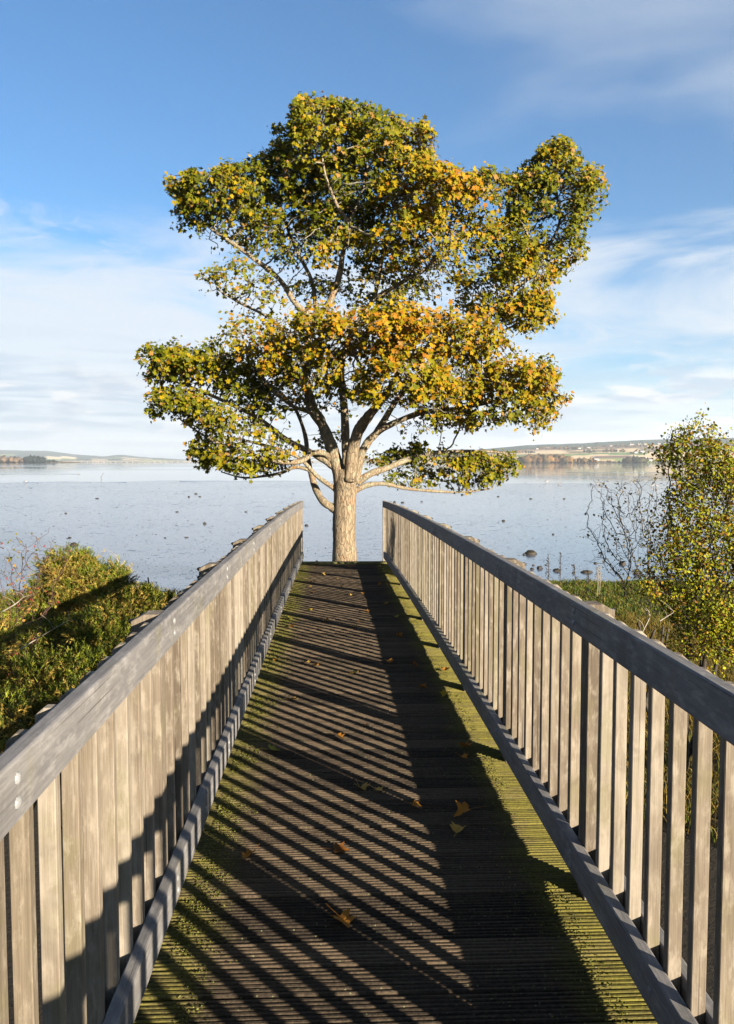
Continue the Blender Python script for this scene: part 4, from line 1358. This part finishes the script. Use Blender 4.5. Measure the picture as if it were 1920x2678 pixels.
# ------------------------------------------------------------------ grass
def blades(name, n, xr, yr, hfn, colfn, wid=0.006, lean=0.6):
    x = rng.uniform(*xr, n)
    yv = rng.uniform(*yr, n)
    V, C = [], []
    for i in range(n):
        z = ground_h(x[i], yv[i])
        if z < WZ + 0.04:
            continue
        h = hfn(x[i], yv[i]) * random.uniform(0.6, 1.25)
        if h <= 0:
            continue
        an = random.uniform(0, 6.283)
        sx_, sy_ = math.cos(an) * wid, math.sin(an) * wid
        lx, ly = rng.standard_normal(2) * lean * h
        b = np.array((x[i], yv[i], z - 0.02))
        m = b + np.array((lx * .3, ly * .3, h * .6))
        t_ = b + np.array((lx, ly, h * random.uniform(.8, 1)))
        s = np.array((sx_, sy_, 0))
        V += [b - s, b + s, m + s * .8, m - s * .8, t_]
        C.append(colfn(x[i], yv[i]))
    k = len(V) // 5
    idx = np.arange(k) * 5
    Fc = np.concatenate([np.stack([idx, idx + 1, idx + 2], 1), np.stack([idx, idx + 2, idx + 3], 1), np.stack([idx + 3, idx + 2, idx + 4], 1)])
    cols = np.repeat(np.array(C), 5, axis=0)
    return stuff(mesh_obj(name, np.array(V), Fc, M_grass, cols=cols))


OCH = [(0.30, 0.20, 0.07), (0.24, 0.16, 0.05), (0.36, 0.26, 0.11), (0.15, 0.13, 0.04), (0.10, 0.13, 0.025)]
GRN = [(0.085, 0.14, 0.02), (0.11, 0.17, 0.025), (0.15, 0.17, 0.03), (0.26, 0.21, 0.08)]


def pick(p):
    return np.array(random.choice(p)) * random.uniform(.7, 1.25)


tag(blades('long_grass', 26000, (1.2, 7.5), (4, 19), lambda x, y: 0.38, lambda x, y: pick(OCH), 0.006), 'tall straw coloured grass on the slope right of the bridge', 'grass')
tag(blades('green_grass', 30000, (2.0, 14), (19, 27.5), lambda x, y: 0.13 if y < 25.5 else (0.30 if (x * 7) % 1 < .25 else 0.1), lambda x, y: pick(GRN if y < 25.3 else GRN[:1] + OCH), 0.011), 'green grass on the low bank beside the mud on the right', 'grass')
tag(blades('rough_grass', 22000, (-15, -1.4), (14, 27), lambda x, y: 0.24, lambda x, y: pick(GRN + OCH[:2]), 0.010), 'rough green grass on the bank left of the bridge', 'grass')

# dead dock stalks in front of the mud
dk_leaf = None
for i, (u, v0, v1, lb) in enumerate([(1432, 1535, 1450, 'tall dark dock stalk furthest left on the grassy bank'), (1462, 1532, 1445, 'dark dock stalk second from left on the grassy bank'),
                                     (1505, 1540, 1475, 'dark brown dock stalk with a drooping head near the rail'), (1541, 1536, 1490, 'short dark dock stalk just left of the bare shrub'),
                                     (1563, 1530, 1482, 'pale straw stalk beside the bare shrub'), (1568, 1535, 1475, 'thin straw stalk against the mud by the bare shrub')]):
    a_ = P(u, v0 + 10, 21 + 0.3 * i)
    b_ = P(u + random.uniform(-5, 5), v1, 21 + 0.3 * i)
    t = thing('dock_stalk', lb, 'plant', a_, 'dead stalks on the bank')
    mt = M_twigd if i < 4 else M_twigw
    bb_ = b_ - a_
    limb_tube('stem', [Vector((0, 0, -.2)), bb_ * .5 + Vector((.02, 0, 0)), bb_], [0.012, 0.009, 0.004], mt, t, 5, 3, .1)
    V, Fc, k = [], [], 0
    for s in range(90):
        f = random.uniform(0.35, 1.0)
        p = np.array(bb_ * f) + rng.standard_normal(3) * 0.05 * (1.25 - f)
        sc = random.uniform(.006, .014)
        V.append(ICO1[0] * sc + p)
        Fc.append(ICO1[1] + k)
        k += len(ICO1[0])
    stuff(mesh_obj('seed_head', np.vstack(V), np.vstack(Fc), mt, t))


# ------------------------------------------------------------------ weedy rocks on the mud
def rock(u, v, wpx, hpx, label, group='weed covered rocks on the mudflat'):
    p = on_plane(u, v, WZ)
    D = p.y
    w, h = wpx * D / F / 2.2, hpx * D / F * 0.8
    bv, bf = ICO3 if wpx > 14 else ICO2
    sc = np.array([1 + 0.30 * noise.noise(Vector(q) * 1.7 + Vector((u, v, 0))) + 0.16 * noise.noise(Vector(q) * 5 + Vector((v, u, 0))) for q in bv])[:, None]
    V = bv * sc * np.array([w, w * 0.8, h])
    V[:, 2] = np.maximum(V[:, 2], -0.02 - 0.2 * h)
    o = mesh_obj('rock', V, bf, M_rock, smooth=False, loc=(p.x, p.y, WZ))
    tag(o, label, 'rock', group)


named = [(1388, 1447, 34, 12, 'largest weedy rock on the mud behind the right railing'), (1371, 1449, 10, 5, 'small rock touching the left of the largest rock'),
         (1412, 1485, 18, 9, 'brown rock below the largest rock, beside the right handrail'), (1392, 1487, 13, 6, 'small flat rock left of the brown rock near the handrail'),
         (1395, 1477, 10, 4, 'small rock just above the brown rock near the handrail'), (1456, 1491, 22, 8, 'rock in front of the dock stalks on the right'),
         (1535, 1495, 32, 8, 'long low rock between the dock stalks and bare shrub'), (1628, 1474, 20, 9, 'rounded rock seen through the bare shrub'), (1558, 1472, 12, 4, 'small rock left of the bare shrub'),
         (193, 1424, 22, 9, 'large dark rock just above the gorse on the left'), (182, 1405, 10, 4, 'small flat rock above the gorse on the left'), (176, 1407, 5, 2, 'tiny stone beside the small flat rock on the left'),
         (535, 1368, 11, 6, 'round dark rock midway between gorse and left handrail'), (802, 1373, 12, 5, 'dark rock between the left handrail end and the trunk'),
         (1032, 1312, 8, 5, 'first small rock just above the right handrail end'), (1053, 1313, 11, 4, 'second small rock just above the right handrail end'), (1103, 1310, 6, 2.5, 'tiny stone right of the two rocks at the handrail end'),
         (512, 1290, 10, 3, 'low rock right of the three far stones on the left'), (523, 1297, 8, 3, 'small rock just below the low rock on the left'), (494, 1298, 7, 4, 'upright stub of wreckage on the left mud'),
         (254, 1302, 11, 2.6, 'flat dark weed patch far out on the left mud'), (463, 1337, 9, 3, 'small low rock out in the middle of the left mud'), (172, 1341, 8, 3, 'flat stone left of centre on the left mud'),
         (432, 1405, 7, 3, 'small stone left of the left handrail end'), (488, 1404, 12, 3, 'flat weed clump beside the left handrail'), (643, 1337, 9, 2.4, 'flat stone seen just left of the leaning limb'),
         (1317, 1361, 11, 5, 'dark stone halfway out on the right mud'), (1447, 1396, 8, 4, 'dark stone in the open right mud'), (1303, 1297, 9, 3, 'flat stone below the lowest right branch'), (1476, 1303, 8, 3, 'small stone far out on the right mud'),
         (1388, 1303, 9, 3, 'flat stone far out between two others on the right mud'), (1500, 1497, 10, 5, 'small rock beside the long low rock'), (1668, 1500, 26, 14, 'brown weedy rock against the bank behind the shrub'),
         (1497, 1476, 6, 3, 'tiny stone above the long low rock'), (1428, 1476, 8, 3, 'pebble sized rock between the largest rock and dock stalks')]
for r_ in named:
    rock(r_[0], r_[1] + 2, r_[2], r_[3], r_[4])
# countless scraps of weed and shell on the mud
V, Fc, k = [], [], 0
for i in range(2600):
    u, v = random.uniform(-60, 1980), 1262 + 250 * random.random() ** 1.25
    p = on_plane(u, v, WZ)
    if not (26 < p.y < 168):
        continue
    w = random.uniform(0.35, 1.0) * p.y / F * (0.9 if random.random() < .93 else 2.0)
    bv, bf = ICO1
    q = bv * (1 + .3 * rng.standard_normal((len(bv), 1))) * np.array([w * random.uniform(.8, 2.4), w * 1.8, w * .22 + 0.004])
    V.append(q + np.array([p.x, p.y, WZ + 0.004]))
    Fc.append(bf + k)
    k += len(bv)
o = stuff(mesh_obj('weed_scraps', np.vstack(V), np.vstack(Fc), M_rock))
tag(o, 'countless dark scraps of weed and shell strewn over the mudflat', 'seaweed')

# a dead branch standing in the shallows
bp_ = on_plane(268, 1254, WZ - 0.01)
t = thing('snag', 'thin crooked branch standing up out of the shallow water on the left', 'branch', bp_)
sc = bp_.y / F
pts = [Vector((0, 0, -.3)), Vector((-4 * sc, 0, 5 * sc)), Vector((-2 * sc, 0, 9 * sc)), Vector((2 * sc, 0, 15 * sc)), Vector((1 * sc, 0, 19 * sc))]
limb_tube('branch', pts, [.05, .05, .045, .035, .015], M_deadwood, t, 6, 4)
limb_tube('side_twig', [Vector((2 * sc, 0, 14 * sc)), Vector((6 * sc, 0, 15.5 * sc))], [.03, .012], M_deadwood, t, 5, 3)


# gulls
def loft_body(pts, rs, sides=8):
    V, Fc = [], []
    for (x, z), (rx, rz) in zip(pts, rs):
        for q in range(sides):
            a_ = 2 * math.pi * q / sides
            V.append((x, math.cos(a_) * rx, z + math.sin(a_) * rz))
    for i in range(len(pts) - 1):
        for q in range(sides):
            Fc.append((i * sides + q, i * sides + (q + 1) % sides, (i + 1) * sides + (q + 1) % sides, (i + 1) * sides + q))
    return V, Fc


gb = loft_body([(-.30, .20), (-.2, .2), (-.05, .17), (.1, .18), (.18, .25), (.21, .31), (.26, .33), (.31, .32), (.36, .30)],
               [(.01, .01), (.04, .03), (.09, .08), (.085, .085), (.05, .05), (.042, .045), (.045, .045), (.025, .025), (.005, .005)])
gw = loft_body([(-.36, .20), (-.2, .225), (0, .235), (.1, .22)], [(.01, .01), (.07, .03), (.1, .045), (.04, .02)])
for (u, v, lb) in [(67, 1263, 'white gull resting on the water at the far left'), (205, 1240, 'small white gull afloat left of the standing snag'), (1430, 1263, 'gull on the water right of the lowest branches'),
                   (1463, 1267, 'white gull standing upright beyond the right railing'), (1562, 1269, 'gull in the row near the bare shrub, leftmost'), (1570, 1269, 'gull in the row near the bare shrub, rightmost'),
                   (1705, 1274, 'gull nearest the tall hawthorn'), (1718, 1275, 'gull just in front of the hawthorn leaves'), (1530, 1220, 'distant gull on the far calm water')]:
    p = on_plane(u, v, WZ)
    t = thing('gull', lb, 'bird', p, 'gulls on the water')
    t.rotation_euler = (0, 0, random.uniform(-.6, .6) + (math.pi if random.random() < .5 else 0))
    t.scale = (1.5, 1.5, 1.5)
    mesh_obj('body', gb[0], gb[1], M_white, t, True)
    mesh_obj('wings', gw[0], gw[1], M_grey, t, True)

# ------------------------------------------------------------------ fallen leaves on the deck
LEAFP = [(345, 115, 0), (270, 95, 0), (190, 355, 0), (510, 630, 0), (690, 545, 0), (620, 168, 0), (1035, 118, 0), (1260, 145, 0), (1105, 272, 0), (1255, 330, 0), (50, 725, 0), (1410, 700, 0),
         (1395, 770, 0), (790, 1005, 0), (670, 1000, 0), (1055, 1110, 0), (1380, 1185, 0), (1350, 1290, 0), (520, 1430, 0), (60, 75, 0), (860, 90, 0)]
pix = [(700 + a_ / 2.71, 1700 + b_ / 2.71) for a_, b_, _ in LEAFP]
pix += [(600 + a_ / 4.065, 1250 + b_ / 4.065) for a_, b_ in [(830, 905), (940, 900), (1280, 950), (920, 950), (1000, 1035), (1140, 1080), (830, 1105), (880, 1120), (860, 1165), (880, 1225), (1190, 1165), (1420, 1235), (860, 1415), (650, 1500), (1030, 1525), (1370, 1535), (1325, 1590), (970, 1605), (645, 1588), (1445, 1435), (1300, 1250), (1590, 1140)]]
pix += [(960 + a_ / 4.065, 1280 + b_ / 4.065) for a_, b_ in [(130, 1020), (225, 1020), (200, 1225), (310, 1360), (350, 1570), (150, 1600), (140, 825), (170, 850)]]
pix += [(649, 2244), (898, 2415)]
LCOL = [('yellow', (0.62, 0.42, 0.05)), ('orange brown', (0.48, 0.21, 0.05)), ('dark brown', (0.26, 0.10, 0.03)), ('tan', (0.60, 0.38, 0.14)), ('pale green yellow', (0.42, 0.38, 0.09))]
used = {}
for i, (u, v) in enumerate(pix):
    p = on_plane(u, v, 0.0)
    for _ in range(4):
        p = on_plane(u, v, camber(p.y))
    cn, cc = LCOL[(1, 3, 0, 1, 2, 3, 1, 4, 3)[(i * 5 + i // 4) % 9]]
    D = p.y
    where = 'far end of deck' if D > 11 else ('middle of deck' if D > 6.5 else 'nearest planks')
    if p.x > 0.66:
        where2 = 'on sunlit mossy strip'
    elif p.x > 0.33:
        where2 = 'in wide dark shadow band'
    elif p.x > -0.1:
        where2 = 'in striped shade near centre'
    else:
        where2 = 'in striped shade towards the left'
    lab = '%s fallen leaf %s, %s' % (cn, where2, where)
    kk = used.get(lab, 0)
    used[lab] = kk + 1
    size_ = [random.uniform(.052, .068), .044, .076, .060, .056][kk % 5]
    curl_ = [1.3, 1.0, 1.6, 2.8, 0.15][kk % 5]
    lab = ['', 'small ', 'large ', 'curled ', 'flat '][kk % 5] + lab
    lv = LV * size_
    lv[:, 1] -= 0.4 * size_
    lv[:, 2] = 0.35 * size_ * (np.array([noise.noise(Vector(q) * 14 + Vector((i, 0, 0))) for q in lv]) + 0.2) + 0.45 * np.abs(lv[:, 0]) * curl_
    lv[:, 2] += 0.004 - lv[:, 2].min()
    st0 = lv[1] + np.array([0, 0, 0.001])
    stalk = [st0 + np.array([-.0012, 0, 0]), st0 + np.array([.0012, 0, 0]), st0 + np.array([random.uniform(-.02, .02), -size_ * 1.1, .012]) + np.array([.0012, 0, 0]), None]
    stalk[3] = stalk[2] - np.array([.0024, 0, 0])
    V = np.vstack([lv, np.array(stalk)])
    Fc = [tuple(f) for f in LF] + [(13, 14, 15, 16)]
    cols = np.tile(np.array(cc) * random.uniform(.8, 1.2), (len(V), 1)) * (0.8 + 0.4 * rng.random((len(V), 1)))
    o = mesh_obj('fallen_leaf', V, Fc, M_leaf, cols=cols, loc=(p.x, p.y, camber(p.y) + 0.001))
    o.rotation_euler = (0, 0, random.uniform(0, 6.28))
    tag(o, lab, 'leaf', 'fallen leaves on the footbridge deck')

# ------------------------------------------------------------------ moss cushions along the deck edges
V, Fc, C, k = [], [], [], 0
bv, bf = ICO1
for i in range(16000):
    y = 1.8 + 13 * random.random() ** 1.3
    if random.random() < 0.72:
        x = XL + 0.005 + abs(random.gauss(0, 0.085))
    else:
        x = XR - 0.01 - abs(random.gauss(0, 0.10))
    if noise.noise(Vector((x * 5, y * 2.2, 1))) < -0.10 + random.uniform(-.25, .1):
        continue
    s = random.uniform(.0012, .0038)
    V.append(bv * (1 + .35 * rng.standard_normal((12, 1))) * np.array([s, s, s * .8]) + np.array([x, y, camber(y) + 0.001]))
    Fc.append(bf + k)
    k += 12
    C.append(np.tile(np.array(random.choice([(0.15, 0.16, 0.03), (0.09, 0.10, 0.02), (0.30, 0.31, 0.13), (0.18, 0.18, 0.04)])), (12, 1)))
o = stuff(mesh_obj('moss', np.vstack(V), np.vstack(Fc), M_grass, bridge, cols=np.vstack(C)))

# ------------------------------------------------------------------ haze over the firth
hm, t = material('haze_air')
hv = t.n('ShaderNodeVolumePrincipled', {'Color': (0.80, 0.90, 1.0, 1), 'Density': 0.00009, 'Anisotropy': 0.2})
t.n('ShaderNodeOutputMaterial', {'Volume': hv.outputs[0]})
HZ = link('haze', box_mesh('haze', (-15900, -1000, -8.5), (15900, 14000, 330), hm))
stuff(HZ)
